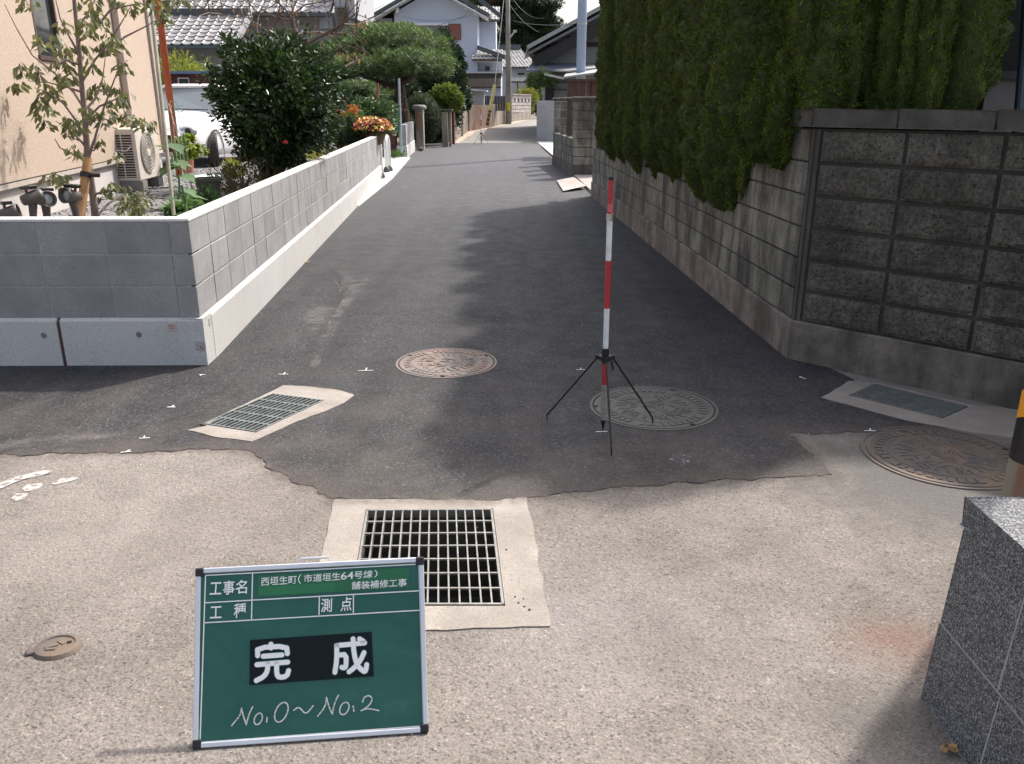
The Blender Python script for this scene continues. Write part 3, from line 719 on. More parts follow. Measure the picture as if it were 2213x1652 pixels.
# ---- small wall piece and gate post farther along
sw = thing('low_block_wall', 'short pale block wall piece ending at the round capped gate post', 'wall', (-3.15, 25.5, 0))
a0, a1 = (-3.10, 25.5), (-3.32, 29.6)
obj('footing', footing(MB(), a0, a1, .3, .36, inward=1), newbase_m, sw)
course_run(sw, Vector((-3.12, 25.53, 0)), Vector((-3.34, 29.6, 0)), .36, 3, .4, .2, .2, newblock_m)
obj('mortar', MB().prism([(-3.13, 25.54, .36), (-3.35, 29.6, .36), (-3.50, 29.6, .36), (-3.29, 25.54, .36)], (0, 0, .597)), mortar_m, sw)
gp = thing('gate_post', 'weathered concrete gate post with rounded capstone and wooden name board', 'gate post', (-3.3, 29.9, 0))
q0 = at_y(908, 300, 29.9).x
obj('post', MB().box((q0, 30.0, .67), (.26, .4, 1.34)), farwall_m, gp, bevel=.01)
obj('capstone', MB().lathe([(0, .16), (.18, .15), (.24, .10), (.25, .04), (.22, 0)], (q0, 29.95, 1.34), 20), mat_concrete('capstone', (.22, .215, .21), .2, .1, .4), gp, smooth=True)
wood_m = M('brown_wood', (.26, .11, .05), .6, 0, .3, 12)
obj('name_board', MB().box((q0-.05, 29.785, .99), (.09, .035, .62)), wood_m, gp, bevel=.006)
sb_ = thing('stone_ball', 'small dark stone at the foot of the round capped gate post', 'stone', (q0+.05, 29.3, 0))
obj('stone', MB().lathe([(0, 0), (.07, .01), (.10, .06), (.08, .12), (0, .15)], (q0+.08, 29.2, .01), 14), M('dark_stone', (.10, .095, .09), .8, 0, .3, 20, .5), sb_, smooth=True)

# ---- old right-hand walls
RC = Vector((1.80, 5.22, 0)); RE = Vector((1.40, 15.1, 0)); RS = Vector((3.6, 3.42, 0))
RS = RC+(Vector((2.79, 4.24, 0))-RC).normalized()*3.4
rz0, rbh = .262, .197
ow = thing('old_block_wall', 'weathered dark block wall with the clipped conifers growing over it, splayed at the corner', 'wall', RC)
obj('footing', footing(MB(), RE, RC, .2, rz0, .008, inward=1), oldside_m, ow)
obj('footing', footing(MB(), RC, RS, .2, rz0, .008, inward=1), oldbase_m, ow)
dR = (RE-RC).normalized(); nR = Vector((dR.y, -dR.x, 0)); dSp = (RS-RC).normalized(); nSp = Vector((-dSp.y, dSp.x, 0))
LR = (RE-RC).length
solid = 1.45
a = RC+nR*.018; b = RE+nR*.018
pier = [3.25, 5.28, 7.28]
def keep_side(i, k, s_):
    return k < 3 or s_ < solid
course_run(ow, RC+nR*.018+dR*.055, b, rz0, 6, .4667, rbh, .13, oldblock_m, gap=.012, bev=.004, inward=-1, keep=keep_side)
course_run(ow, RC+nSp*.02+dSp*.055, RS, rz0, 6, .5, rbh, .14, splitblock_m, gap=.024, bev=.006, inward=1, rough=True)
mo = MB()
mo.prism([RC+nR*.030+dR*.0+Vector((0, 0, rz0)), RE+nR*.030+Vector((0, 0, rz0)), RE+nR*.14+Vector((0, 0, rz0)), RC+nR*.14+Vector((0, 0, rz0))], (0, 0, rbh*3-.004))
mo.prism([RC+nR*.030+dR*.0+Vector((0, 0, rz0)), RC+dR*solid+nR*.030+Vector((0, 0, rz0)), RC+dR*solid+nR*.14+Vector((0, 0, rz0)), RC+nR*.14+Vector((0, 0, rz0))], (0, 0, rbh*6))
mo.prism([RC+nSp*.037+Vector((0, 0, rz0)), RS+nSp*.037+Vector((0, 0, rz0)), RS+nSp*.15+Vector((0, 0, rz0)), RC+nSp*.15+Vector((0, 0, rz0))], (0, 0, rbh*6+.002))
obj('mortar', mo, mat_concrete('sooty_mortar', (.060, .057, .052), .3, .3, .4), ow)
obj('corner_mortar', MB().prism([RC+nR*.022+Vector((0, 0, rz0)), RC+nR*.022+dR*.048+Vector((0, 0, rz0)), RC+nR*.10+dR*.048+Vector((0, 0, rz0)), RC+nSp*.10+dSp*.048+Vector((0, 0, rz0)), RC+nSp*.024+dSp*.048+Vector((0, 0, rz0)), RC+nSp*.022+Vector((0.002, 0, rz0))], (0, 0, rbh*6+.001)),
    mat_concrete('corner_mortar', (.085, .08, .074), .3, .2, .6, grime=((.04, .037, .032), .7)), ow)
zt_ = rz0+rbh*6
cap_m = mat_concrete('weathered_coping', (.092, .088, .081), .3, .8, .7, grime=((.05, .046, .042), .75), scale=8)
for i in range(7):
    p0 = RC+dSp*(.0+.5*i+.004); p1 = RC+dSp*(.5*(i+1)-.004)
    q = [p0-nSp*.006, p1-nSp*.006, p1+nSp*.175, p0+nSp*.175]
    obj('coping', MB().prism([x_+Vector((0, 0, zt_+.012)) for x_ in q], (0, 0, .10)), cap_m, ow, bevel=.007)
for i in range(1):
    p0 = RC+dR*(.02+.48*i); p1 = RC+dR*(.48*(i+1)+.01)
    q = [p0-nR*.004, p1-nR*.004, p1+nR*.16, p0+nR*.16]
    obj('coping', MB().prism([x_+Vector((0, 0, zt_+.012)) for x_ in q], (0, 0, .10)), cap_m, ow, bevel=.007)
for s_ in pier+[9.6]:
    for k in range(3, 6):
        c = RC+dR*s_+nR*(.018+.065)+Vector((0, 0, rz0+rbh*(k+.5)))
        put_block(ow, block_mesh(.19, .13, rbh-.01, .005, oldblock_m), c, math.atan2(dR.y, dR.x), 'pier_block')
obj('top_beam', MB().prism([RC+dR*(solid+.03)+nR*.02+Vector((0, 0, zt_)), RE+nR*.02+Vector((0, 0, zt_)), RE+nR*.15+Vector((0, 0, zt_)), RC+dR*(solid+.03)+nR*.15+Vector((0, 0, zt_))], (0, 0, .10)), cap_m, ow)

# ---- decorative old wall past the gateway
dw = thing('gateway_block_wall', 'old grey block wall with narrow upright openings beyond the gateway', 'wall', (1.34, 19.1, 0))
a, b, c_ = Vector((1.36, 19.1, 0)), Vector((2.45, 19.1, 0)), Vector((1.09, 23.0, 0))
obj('footing', MB().prism([a+Vector((-.02, -.02, -.02)), b+Vector((0, -.02, -.02)), b+Vector((0, .2, -.02)), Vector((1.55, 19.3, -.02)), Vector((1.27, 23, -.02)), c_+Vector((-.02, 0, -.02))], (0, 0, .27)), oldbase_m, dw)
course_run(dw, a, b, .25, 7, .40, .193, .15, oldblock_m, gap=.012, inward=1, first=.39)
dd = (c_-a).normalized()
def keep_dw(i, k, s_): return k < 3
course_run(dw, c_, a+dd*.012, .25, 7, .39, .193, .14, oldblock_m, gap=.012, inward=1, keep=keep_dw)
rz_ = math.atan2(dd.y, dd.x)
for s_ in (.12, 1.25, 2.4, 3.7):
    for k in range(3, 7):
        put_block(dw, block_mesh(.22, .14, .181, .005, oldblock_m), a+dd*(s_+.01)+Vector((-dd.y, dd.x, 0))*-.07+Vector((0, 0, .25+.193*(k+.5))), rz_, 'pier_block')
obj('mortar', MB().prism([a+Vector((.015, .012, .25)), b+Vector((0, .012, .25)), b+Vector((0, .12, .25)), Vector((1.5, 19.22, .25)), Vector((1.22, 23, .25)), c_+Vector((.015, 0, .25))], (0, 0, .57)), mortar_dark, dw)
obj('mortar', MB().prism([a+Vector((.03, .012, .25)), b+Vector((0, .012, .25)), b+Vector((0, .12, .25)), a+Vector((.03, .12, .25))], (0, 0, 1.345)), mortar_dark, dw)
cc_ = MB(); obj('coping', MB().bbox((1.31, 19.02, 1.61), (2.47, 19.32, 1.71)), cap_m, dw, bevel=.03)
for s_ in (1.25, 2.4, 3.7):
    p = a+dd*s_; obj('coping', MB().box((p.x+.07, p.y, 1.655), (.22, .42, .09), rz_-math.pi/2), cap_m, dw, bevel=.03)

# ---- clean grey wall beside the pale apron
gwall_m = mat_concrete('plain_grey_block', (.31, .315, .325), .08, .1, .2, scale=4, rnd_obj=.06)
gw = thing('grey_block_wall', 'clean plain grey block wall end standing beyond the pale apron', 'wall', (1.0, 36, 0))
course_run(gw, Vector((1.02, 36.1, 0)), Vector((3.3, 36.1, 0)), .04, 8, .4, .2, .15, gwall_m, gap=.005)
obj('mortar', MB().bbox((1.025, 36.106, .0), (3.3, 36.24, 1.63)), mortar_m, gw)

# ---- far walls on the other side
pw = thing('panel_wall', 'stained old concrete panel wall running back from the dark red post', 'wall', (-2.35, 35.4, 0))
pp = [(-2.38, 35.4), (-2.28, 39.2), (-2.16, 42.8)]
for i in range(2):
    a, b = Vector((*pp[i], 0)), Vector((*pp[i+1], 0)); n = Vector((-(b-a).normalized().y, (b-a).normalized().x, 0))
    g0, g1 = gz(a.y), gz(b.y)
    obj('panel', MB().add([a+Vector((0, .02, g0-.1)), b+Vector((0, -.02, g1-.1)), b+Vector((0, -.02, g1+1.15)), a+Vector((0, .02, g0+1.36)), a+n*.12+Vector((0, .02, g0-.1)), b+n*.12+Vector((0, -.02, g1-.1)), b+n*.12+Vector((0, -.02, g1+1.15)), a+n*.12+Vector((0, .02, g0+1.36))],
        [(0, 1, 2, 3), (7, 6, 5, 4), (3, 2, 6, 7), (0, 3, 7, 4), (1, 5, 6, 2), (0, 4, 5, 1)]), farwall_m, pw)
    obj('pilaster', MB().box((b.x, b.y, (g1+.62)), (.16, .16, 1.34)), farwall_m, pw)
obj('coping', MB().beam((-2.44, 35.4, 1.40), (-2.22, 42.8, 1.40), .20, .06), farwall_m, pw)
pw2 = thing('brown_stained_wall', 'brown stained concrete wall angling across behind the yellow pole guard', 'wall', (-2.1, 42.9, gz(43)))
browm = mat_concrete('brown_stained_concrete', (.27, .19, .155), .25, .2, .2, grime=((.16, .085, .06), .7), scale=1.1)
obj('panel', MB().prism([(-2.08, 42.9, .05), (-1.05, 46.6, .05), (-1.17, 46.65, .05), (-2.2, 42.95, .05)], (0, 0, 1.38)), browm, pw2)
obj('panel', MB().prism([(-1.03, 46.7, .12), (-.38, 49.6, .12), (-.5, 49.65, .12), (-1.15, 46.75, .12)], (0, 0, 1.35)), farwall_m, pw2)
fw = thing('patterned_block_wall', 'pale far block wall with a row of small openings just beyond the utility pole', 'wall', (-.1, 51.5, .43))
fa, fb = Vector((.0, 51.8, 0)), Vector((1.22, 56.0, 0))
fblock = mat_concrete('pinkish_old_block', (.36, .33, .32), .15, .2, .2, rnd_obj=.12)
obj('footing', MB().prism([fa+Vector((0, 0, .2)), fb+Vector((0, 0, .3)), fb+Vector((-.15, .05, .3)), fa+Vector((-.15, .05, .2))], (0, 0, .72)), farwall_m, fw)
course_run(fw, fa, fb, .96, 5, .40, .2, .12, fblock, gap=.03, inward=1, keep=lambda i, k, s_: not (k == 3 and i % 2 == 1))
obj('mortar', MB().prism([fa+Vector((-.03, .02, .95)), fb+Vector((-.03, .02, .95)), fb+Vector((-.10, .05, .95)), fa+Vector((-.10, .05, .95))], (0, 0, 1.0)), mortar_dark, fw)
obj('coping', MB().beam(fa+Vector((-.05, 0, 2.0)), fb+Vector((-.05, 0, 2.0)), .2, .08), farwall_m, fw)
# gate posts at the garden entrance
gp2 = thing('gate_pillar', 'square concrete gate pillar in shadow with a flat cap before the dark red post', 'gate post', (-2.6, 32, 0))
xq = at_y(962, 300, 32).x
obj('post', MB().box((xq, 32.1, .62), (.22, .24, 1.24)), farwall_m, gp2, bevel=.01)
obj('side_post', MB().box((xq+.18, 32.3, .64), (.09, .2, 1.28)), farwall_m, gp2)
obj('cap', MB().box((xq+.06, 32.2, 1.30), (.46, .5, .05)), cap_m, gp2)
rp = thing('red_gate_post', 'dark red metal post between the gate pillar and the panel wall', 'post', (-2.4, 34, 0))
xq = at_y(978, 300, 34).x; obj('post', MB().box((xq, 34.3, .66), (.14, .5, 1.36)), M('dark_red_paint', (.09, .02, .018), .5), rp, bevel=.01)

# ================================================================ RANGING POLES ON TRIPODS
redp = M('pole_red', (.42, .022, .03), .4, 0, .1, 20, dirt=(.30, .05, .05)); whp = M('pole_white', (.68, .70, .71), .45, 0, .08, 20, dirt=(.45, .45, .43))
blk = M('black_metal', (.015, .015, .017), .45, .2, .2, 20); greyp = M('worn_pole', (.26, .25, .22), .6, 0, .3, 25, dirt=(.12, .10, .09))
def ranging_pole(loc, label, h, feet, lean=(0, 0), s=1.0):
    t = thing('ranging_pole', label, 'ranging pole', loc, 'red and white ranging poles on tripods')
    L = Vector(loc); top = L+Vector((lean[0], lean[1], h)); at = lambda f: L.lerp(top, f)
    cuts = [(.0, .045, blk, 'tip'), (.045, .195, greyp, 'band'), (.195, .335, redp, 'band'), (.335, .505, whp, 'band'), (.505, .69, redp, 'band'), (.69, .845, whp, 'band'), (.845, .985, redp, 'band'), (.985, 1.0, blk, 'top_cap')]
    for a, b, m, nm in cuts:
        r0 = .0135*s if a < .84 else .0112*s
        mb = MB().tube([at(a), at(b-.0006)], [.002 if nm == 'tip' else r0, r0], 14); obj(nm, mb, m, t, smooth=False)
    obj('joint_sleeve', MB().tube([at(.838), at(.864)], .0165*s, 14), M('chrome', (.45, .45, .44), .3, .9), t)
    obj('sticker', MB().tube([at(.872), at(.9)], .0116*s, 14), M('sticker_red', (.55, .12, .13), .4), t)
    obj('clamp', MB().tube([at(.285), at(.345)], .0175*s, 12).tube([at(.298), at(.315)], .034*s, 6), blk, t)
    hz_ = at(.305)
    for fx, fy_ in feet:
        f = Vector((L.x+fx, L.y+fy_, L.z+.002)); d = Vector((fx, fy_, 0)).normalized()*.040*s
        obj('leg', MB().tube([hz_+d, f+Vector((0, 0, .03)), f], [.0052*s, .0048*s, .0025*s], 8), blk, t)
        obj('hinge', MB().beam(hz_, hz_+d*1.25+Vector((0, 0, 0)), .012*s, .020*s), blk, t)
    obj('wing_screw', MB().tube([hz_+Vector((.03, -.02, -.01)), hz_+Vector((.038, -.024, -.055))], .006*s, 8), blk, t)
    return t
L = at_z(1303, 930, .005)
ft = [at_z(1182, 911)-L, at_z(1321, 988)-L, at_z(1410, 918)-L]
top = at_y(1320, 383, L.y+.01)
ranging_pole(L, 'tall red and white ranging pole on a black tripod beside the shaded manhole cover', top.z, [(f.x, f.y) for f in ft], (top.x-L.x, 0))
L2 = at_z(1040, 312, .005); t2 = at_y(1041, 236, L2.y)
ranging_pole(L2, 'distant small ranging pole on tripod at the far end of the new asphalt', t2.z, [(-.27, -.15), (.28, -.12), (.02, .3)], (0, 0), 1.25)

# ================================================================ CHALKBOARD
BL, BR = at_z(417, 1618, .004), at_z(926, 1582, .004)
bx = (BR-BL).normalized(); back = Vector((-bx.y, bx.x, 0)); tilt = R(28.5)
by = (Vector((0, 0, 1))*math.cos(tilt)+back*math.sin(tilt)).normalized(); bn = bx.cross(by).normalized()
if bn.y > 0: bn = -bn
BW, BH = (BR-BL).length, .458
cb = thing('chalkboard', 'small green construction chalkboard propped up on the worn pavement before the large drain', 'chalkboard', BL)
BM = Matrix((( bx.x, by.x, bn.x, BL.x), (bx.y, by.y, bn.y, BL.y), (bx.z, by.z, bn.z, BL.z), (0, 0, 0, 1)))   # board x, y, outward
def bd(cx, cy):                                     # a spot on the board's face, measured on the enlarged photograph
    d = ray((440+cx/2.9985)/1.1568, (1360+cy/2.9985)/1.1568); o = Vector((0, 0, CAM_H))
    k = (BL-o).dot(bn)/d.dot(bn); p = o+d*k-BL; return p.dot(bx), p.dot(by)
def bobj(name, mb, m, parent=cb, **k):
    mb.v = [tuple(BM @ Vector(p)) for p in mb.v]; return obj(name, mb, m, parent, **k)
s = NT('board_green', .42, spec=.45); sm = s.ramp(s.noise(3.5, 7, .7, s.mapping(s.pos, (1, 1, 2)), .6), [(.40, (.006, .080, .060)), (.60, (.014, .100, .076)), (.78, (.045, .16, .125))])
s.color(sm); green_m = s.m
alu_m = M('aluminium_frame', (.62, .63, .66), .35, .55, .06, 10); chalkw = M('board_white', (.72, .73, .72), .7, 0, .06, 40)
bobj('panel', MB().bbox((.008, .008, -.008), (BW-.008, BH-.008, -.001)), green_m)
fw_ = .0135
for a, b in (((.0195, 0, -.014), (BW-.0195, fw_, .004)), ((.0195, BH-fw_, -.014), (BW-.0195, BH, .004)), ((0, .0195, -.014), (fw_, BH-.0195, .004)), ((BW-fw_, .0195, -.014), (BW, BH-.0195, .004))):
    bobj('frame', MB().bbox(a, b), alu_m, bevel=.002)
for x, y in ((0, 0), (BW-.021, 0), (0, BH-.021), (BW-.021, BH-.021)):
    bobj('corner_guard', MB().bbox((x-.001, y-.001, -.0155), (x+.022, y+.022, .0055)), blk, bevel=.003)
hx, hy = bd(1045, 150)
bobj('handle', MB().tube([(hx-.044, BH-.002, -.006), (hx-.04, BH+.012, -.006), (hx+.036, BH+.012, -.006), (hx+.04, BH-.002, -.006)], .0035, 8), alu_m)
stand = MB(); pz = BM @ Vector((BW*.5, BH*.72, -.014)); gnd = Vector((pz.x+.02, pz.y+.17, .004)); stand.beam(pz, gnd, .025, .006); obj('prop_leg', stand, alu_m, cb)
# printed lines
ln = MB()
def seg(p, q, wd=.0028, z=.0003):
    a, b = bd(*p), bd(*q); ln.beam((a[0], a[1], z), (b[0], b[1], z), wd, .0012, (0, 0, 1))
for p, q in (((222, 237), (1820, 152)), ((1820, 152), (1856, 1365)), ((1856, 1365), (180, 1490)), ((180, 1490), (222, 237)),
             ((220, 442), (1822, 352)), ((216, 592), (1826, 498)), ((574, 222), (566, 572)), ((1075, 398), (1072, 535)), ((1330, 382), (1330, 520))): seg(p, q)
bobj('ruled_lines', ln, chalkw)
def quad_plate(name, pts, m, z0_, z1_, **k):
    P_ = [bd(*p) for p in pts]; return bobj(name, MB().prism([(x, y, z0_) for x, y in P_], (0, 0, z1_-z0_)), m, **k)
tape_m = M('tape_green', (.008, .115, .045), .4, 0, .08, 20)
quad_plate('title_strip', [(612, 398), (1742, 328), (1750, 178), (618, 240)], tape_m, -.0004, .0006)
quad_plate('title_patch', [(618, 390), (1190, 358), (1192, 290), (618, 322)], M('tape_green_light', (.012, .14, .05), .4), .0007, .0010)
card = quad_plate('magnet_card', [(552, 1058), (1482, 992), (1466, 660), (556, 722)], M('card_black', (.004, .009, .011), .7, spec=.2), -.0004, .0016, bevel=0)
def text(body, p, q, off=.0, m=chalkw, parent=cb, z=.0014, wfac=1.0):
    """text whose box spans picture points p (lower-start) to q (upper-end)"""
    cu = bpy.data.curves.new('lettering', 'FONT'); cu.body = body; cu.size = 1; cu.offset = off; cu.resolution_u = 3
    o = bpy.data.objects.new('lettering_source', cu); COL.objects.link(o); dg = bpy.context.evaluated_depsgraph_get()
    me = bpy.data.meshes.new_from_object(o.evaluated_get(dg)); bpy.data.objects.remove(o)
    co = np.empty(len(me.vertices)*3); me.vertices.foreach_get('co', co); co = co.reshape(-1, 3)
    mn, mx = co.min(0), co.max(0); a, b = Vector(bd(*p)), Vector(bd(*q[0])), ; b = Vector(bd(*q[0])); c = Vector(bd(*q[1]))
    ex = (b-a); ey = (c-a); u = (co[:, 0]-mn[0])/(mx[0]-mn[0]); v = (co[:, 1]-mn[1])/(mx[1]-mn[1])
    for i in range(len(co)):
        xy = a+ex*u[i]+ey*v[i]; co[i] = BM @ Vector((xy.x, xy.y, z))
    me.vertices.foreach_set('co', co.ravel()); me.update()
    return obj('lettering', me, m, parent)
# (text, lower-start corner, (lower-end corner, upper-start corner))
text('工', (252, 382), ((340, 378), (258, 290)), .012)
text('事', (352, 384), ((438, 378), (356, 278)), .012)
text('名', (445, 376), ((532, 372), (450, 272)), .012)
text('工', (254, 560), ((342, 556), (258, 470)), .012)
text('種', (432, 558), ((524, 552), (436, 448)), .012)
text('測', (1086, 514), ((1168, 510), (1090, 410)), .012)
text('点', (1232, 506), ((1316, 500), (1238, 400)), .012)
text('西垣生町', (638, 316), ((905, 298), (640, 252)), .008, z=.0022)
text('（', (915, 300), ((938, 299), (917, 230)), .006, z=.0022)
text('市道垣生', (958, 290), ((1232, 272), (960, 230)), .008, z=.0022)
text('64', (1236, 270), ((1330, 262), (1238, 214)), .008, z=.0022)
text('号線', (1334, 264), ((1472, 254), (1338, 206)), .008, z=.0022)
text('）', (1486, 252), ((1510, 250), (1488, 198)), .006, z=.0022)
text('舗装補修工事', (1316, 344), ((1728, 318), (1318, 284)), .008, z=.0022)
def stroke(mb, pts, wd, z, smooth=2):
    P_ = [Vector((*bd(*p), z)) for p in pts]
    for _ in range(smooth):
        if len(P_) > 2:
            Q = [P_[0]]
            for i in range(len(P_)-1): Q += [P_[i].lerp(P_[i+1], .25), P_[i].lerp(P_[i+1], .75)]
            P_ = Q+[P_[-1]]
    n = 10                                          # flat round-ended ribbon
    zz = 0.0
    for a, b in zip(P_, P_[1:]):
        d = b-a
        if d.length < 1e-6: continue
        zz += .00001; up = Vector((0, 0, zz))
        an = math.atan2(d.y, d.x); pts_ = [b+up+Vector((math.cos(an-math.pi/2+math.pi*k/n), math.sin(an-math.pi/2+math.pi*k/n), 0))*wd/2 for k in range(n+1)]
        pts_ += [a+up+Vector((math.cos(an+math.pi/2+math.pi*k/n), math.sin(an+math.pi/2+math.pi*k/n), 0))*wd/2 for k in range(n+1)]
        mb.add(pts_, [tuple(range(len(pts_)))])
wk = .0125; gl = M('letter_white', (.78, .77, .78), .6, 0, .04); halo = M('letter_edge', (.03, .14, .11), .6)
kan = [[(713, 752), (714, 780)], [(614, 838), (612, 778), (830, 766), (836, 822)], [(655, 842), (795, 832)], [(608, 905), (838, 886)], [(690, 900), (686, 955), (660, 995), (604, 1024)], [(756, 895), (756, 978), (775, 1002), (832, 992), (845, 950)]]
sei = [[(1204, 762), (1414, 742)], [(1206, 762), (1206, 870), (1192, 962)], [(1218, 834), (1276, 828), (1276, 915), (1262, 930), (1244, 925)], [(1328, 712), (1334, 820), (1358, 910), (1408, 958), (1424, 950), (1430, 905)], [(1410, 815), (1380, 880), (1330, 935), (1298, 958)], [(1376, 712), (1404, 730)]]
for ch in (kan, sei):
    h_ = MB(); c_ = MB()
    for st in ch: stroke(h_, st, wk*1.28, .0019, 1); stroke(c_, st, wk, .0024, 1)
    bobj('letter_outline', h_, halo, cb); bobj('lettering', c_, gl)
def ell(cx, cy, rx, ry, tilt_, a0=0, a1=360, n=14):
    out = []
    for i in range(n+1):
        a = R(a0+(a1-a0)*i/n); x, y = rx*math.cos(a), ry*math.sin(a); t_ = R(tilt_); out.append((cx+x*math.cos(t_)-y*math.sin(t_), cy+x*math.sin(t_)+y*math.cos(t_)))
    return out
s = NT('hand_chalk', .9); s.color(rgb((.62, .63, .60))); s.l(s.ramp(s.noise(260, 4, .7), [(.33, 0), (.5, 1)]), s.b.inputs['Alpha']); chalk_m = s.m
hw = [[(418, 1362), (482, 1285), (492, 1232)], [(490, 1234), (505, 1290), (527, 1355)], [(527, 1355), (548, 1275), (575, 1222)], ell(617, 1312, 28, 46, 22, -80, 290), [(683, 1302), (680, 1336)],
      ell(790, 1262, 44, 80, 24, -70, 295), [(882, 1248), (915, 1224), (938, 1238), (962, 1268), (985, 1268), (1028, 1214)],
      [(1063, 1292), (1118, 1222), (1130, 1154)], [(1128, 1152), (1150, 1230), (1172, 1276)], [(1172, 1276), (1186, 1200), (1218, 1132)], ell(1262, 1234, 32, 50, 24, -80, 290), [(1328, 1216), (1334, 1256)],
      [(1398, 1186), (1412, 1148), (1448, 1134), (1474, 1162), (1452, 1208), (1402, 1246), (1384, 1252), (1420, 1236), (1470, 1238), (1520, 1250)]]
hm = MB()
for st in hw: stroke(hm, st, .0036, .0004, 1)
bobj('handwriting', hm, chalk_m)

# ================================================================ GRANITE GATE WALL AND GUARD POST
gr = thing('granite_wall', 'speckled grey granite clad wall corner cutting in beside the camera', 'wall', (1.16, 1.95, 0))
gx = 1.158; gy = 1.955; T_ = .9
joint_m = M('tile_joint', (.34, .34, .335), .8, 0, .2, 30)
obj('core', MB().prism([(gx+.0008, gy-.004, -.03), (gx+.0208, -1.5, -.03), (gx+T_, -1.5, -.03), (gx+T_, gy-.004, -.03)], (.035, 0, .60)), joint_m, gr)
def gslab(y0, y1, z0_, z1_, name='granite_slab'):
    xx = lambda y: gx+(gy-y)*.0055
    s0_, s1_ = (z0_+.03)*.058, (z1_+.03)*.058
    o = obj(name, MB().prism([(xx(y1)+s0_, y1, z0_), (xx(y0)+s0_, y0, z0_), (xx(y0)+.03+s0_, y0, z0_), (xx(y1)+.03+s0_, y1, z0_)], (s1_-s0_, 0, z1_-z0_)), granite_m, gr, bevel=.0015); return o
zl = [-.03, .243, .536]; g_ = .0064
for k, (a, b) in enumerate(((-.03, .241), (.250, .534))):
    cuts = [gy, gy-(.52 if k == 0 else .285), gy-(1.12 if k == 0 else .885), gy-(1.72 if k == 0 else 1.485)]
    cuts = [gy, gy-.285, gy-.885, gy-1.485] if k else [gy, gy-.30, gy-.9, gy-1.5]
    for i in range(3): gslab(cuts[i+1]+g_, cuts[i]-g_*.2, a, b)
for i in range(3): obj('granite_slab', MB().bbox((gx+.064+.3*i, gy-.03, .0), (gx+.36+.3*i, gy, .536)), granite_m, gr)
for i in range(3):
    y1 = gy+.008-.62*i; y0 = y1-.614
    obj('coping', MB().prism([(gx+.027, y1, .543), (gx+.030, y0, .543), (gx+T_, y0, .543), (gx+T_, y1, .543)], (0, 0, .075)), granite_m, gr, bevel=.004)
lf = thing('dry_leaf', 'crumpled dry brown leaf on the ground at the foot of the granite wall', 'leaf', at_z(2052, 1628))
c = at_z(2052, 1628); mb = MB(); rl = random.Random(3)
pts = []
for i in range(5):
    for j in range(5):
        x, y = (i-2)/2, (j-2)/2; f = math.sqrt(max(0, 1-.35*(x*x+y*y))); pts.append((c.x+x*.026*f+rl.uniform(-.004, .004), c.y+y*.018*f+rl.uniform(-.003, .003), .006+rl.random()*.02))
mb.add(pts, [(i*5+j, (i+1)*5+j, (i+1)*5+j+1, i*5+j+1) for i in range(4) for j in range(4)])
obj('leaf_blade', mb, M('dry_leaf_brown', (.34, .22, .10), .8, 0, .3, 60), lf, smooth=False)
yl = thing('fallen_leaf', 'tiny yellow fallen leaf on the asphalt by the new footing', 'leaf', at_z(662, 567, .02)); c = at_z(662, 567, .018)
obj('leaf_blade', MB().add([(c.x-.03, c.y, .018), (c.x, c.y-.02, .026), (c.x+.03, c.y+.005, .022), (c.x, c.y+.02, .030)], [(0, 1, 2, 3)]), M('yellow_leaf', (.62, .48, .12), .7), yl)

post = thing('guard_post', 'rusty pole with yellow and black wrap standing just past the granite wall', 'post', (1.765, 2.6, 0))
px, py, pr = 1.772, 2.6, .072
s = NT('stained_pole', .7); v = s.mapping(s.pos, (9, 9, .6)); s.color(s.mix(s.ramp(s.noise(1.0, 4, .6, v), [(.52, 0), (.66, 1)]), (.30, .29, .24), (.28, .12, .07))); pole_m = s.m
obj('pole', MB().tube([(px, py, -.02), (px, py, 2.8)], pr-.002, 28), pole_m, post, smooth=True)
yb = MB(); bb = MB()                               # diagonal stripes wound round the pole
for k in range(8):
    n = 28; z_ = .50+k*.2; q = []
    for j in range(n+1):
        a = 2*math.pi*j/n; q.append((math.cos(a), math.sin(a), z_+.2*j/n))
    for (mb, d0, d1) in ((yb, 0, .1), (bb, .1, .2)):
        vv = [(px+x*pr, py+y*pr, z+d0) for x, y, z in q]+[(px+x*pr, py+y*pr, z+d1) for x, y, z in q]
        mb.add(vv, [(j, j+1, j+n+2, j+n+1) for j in range(n)])
obj('yellow_stripe', yb, M('stripe_yellow', (.80, .34, .015), .4, 0, .04), post, smooth=True)
bb.tube([(px, py, .445), (px, py, .70)], pr-.0006, 28); obj('black_stripe', bb, M('stripe_black', (.012, .012, .014), .4, 0, .1), post)

# ================================================================ WHITE ARCHED BOLLARDS
wb_m = M('white_enamel', (.80, .80, .80), .3, 0, .03); foot_m = M('dark_boot', (.075, .078, .075), .6, 0, .2, 10, .3)
bol = thing('arched_bollard', 'nearer white arched bollard with dark round feet at the end of the new wall', 'bollard', (0, 0, 0), 'white arched bollards by the driveway apron')
ar = [(0, -.17, .05), (0, -.17, .62)]+[(0, -.17*math.cos(a), .62+.17*math.sin(a)) for a in [math.pi*k/10 for k in range(1, 10)]]+[(0, .17, .62), (0, .17, .05)]
obj('arch', MB().tube(ar, .041, 14), wb_m, bol, smooth=True)
for yy in (-.17, .17): obj('foot', MB().lathe([(.05, -.01), (.075, 0), (.078, .05), (.055, .10), (.04, .12)], (0, yy, 0), 18), foot_m, bol, smooth=True)
p = at_z(821, 386, .045); bol.location = (p.x, p.y, .045); bol.rotation_euler = (0, 0, R(-4))
p = at_z(839, 371, .045); b2 = dup(bol, (p.x, p.y, .045), R(-4), 'farther white arched bollard with dark round feet on the pale apron')
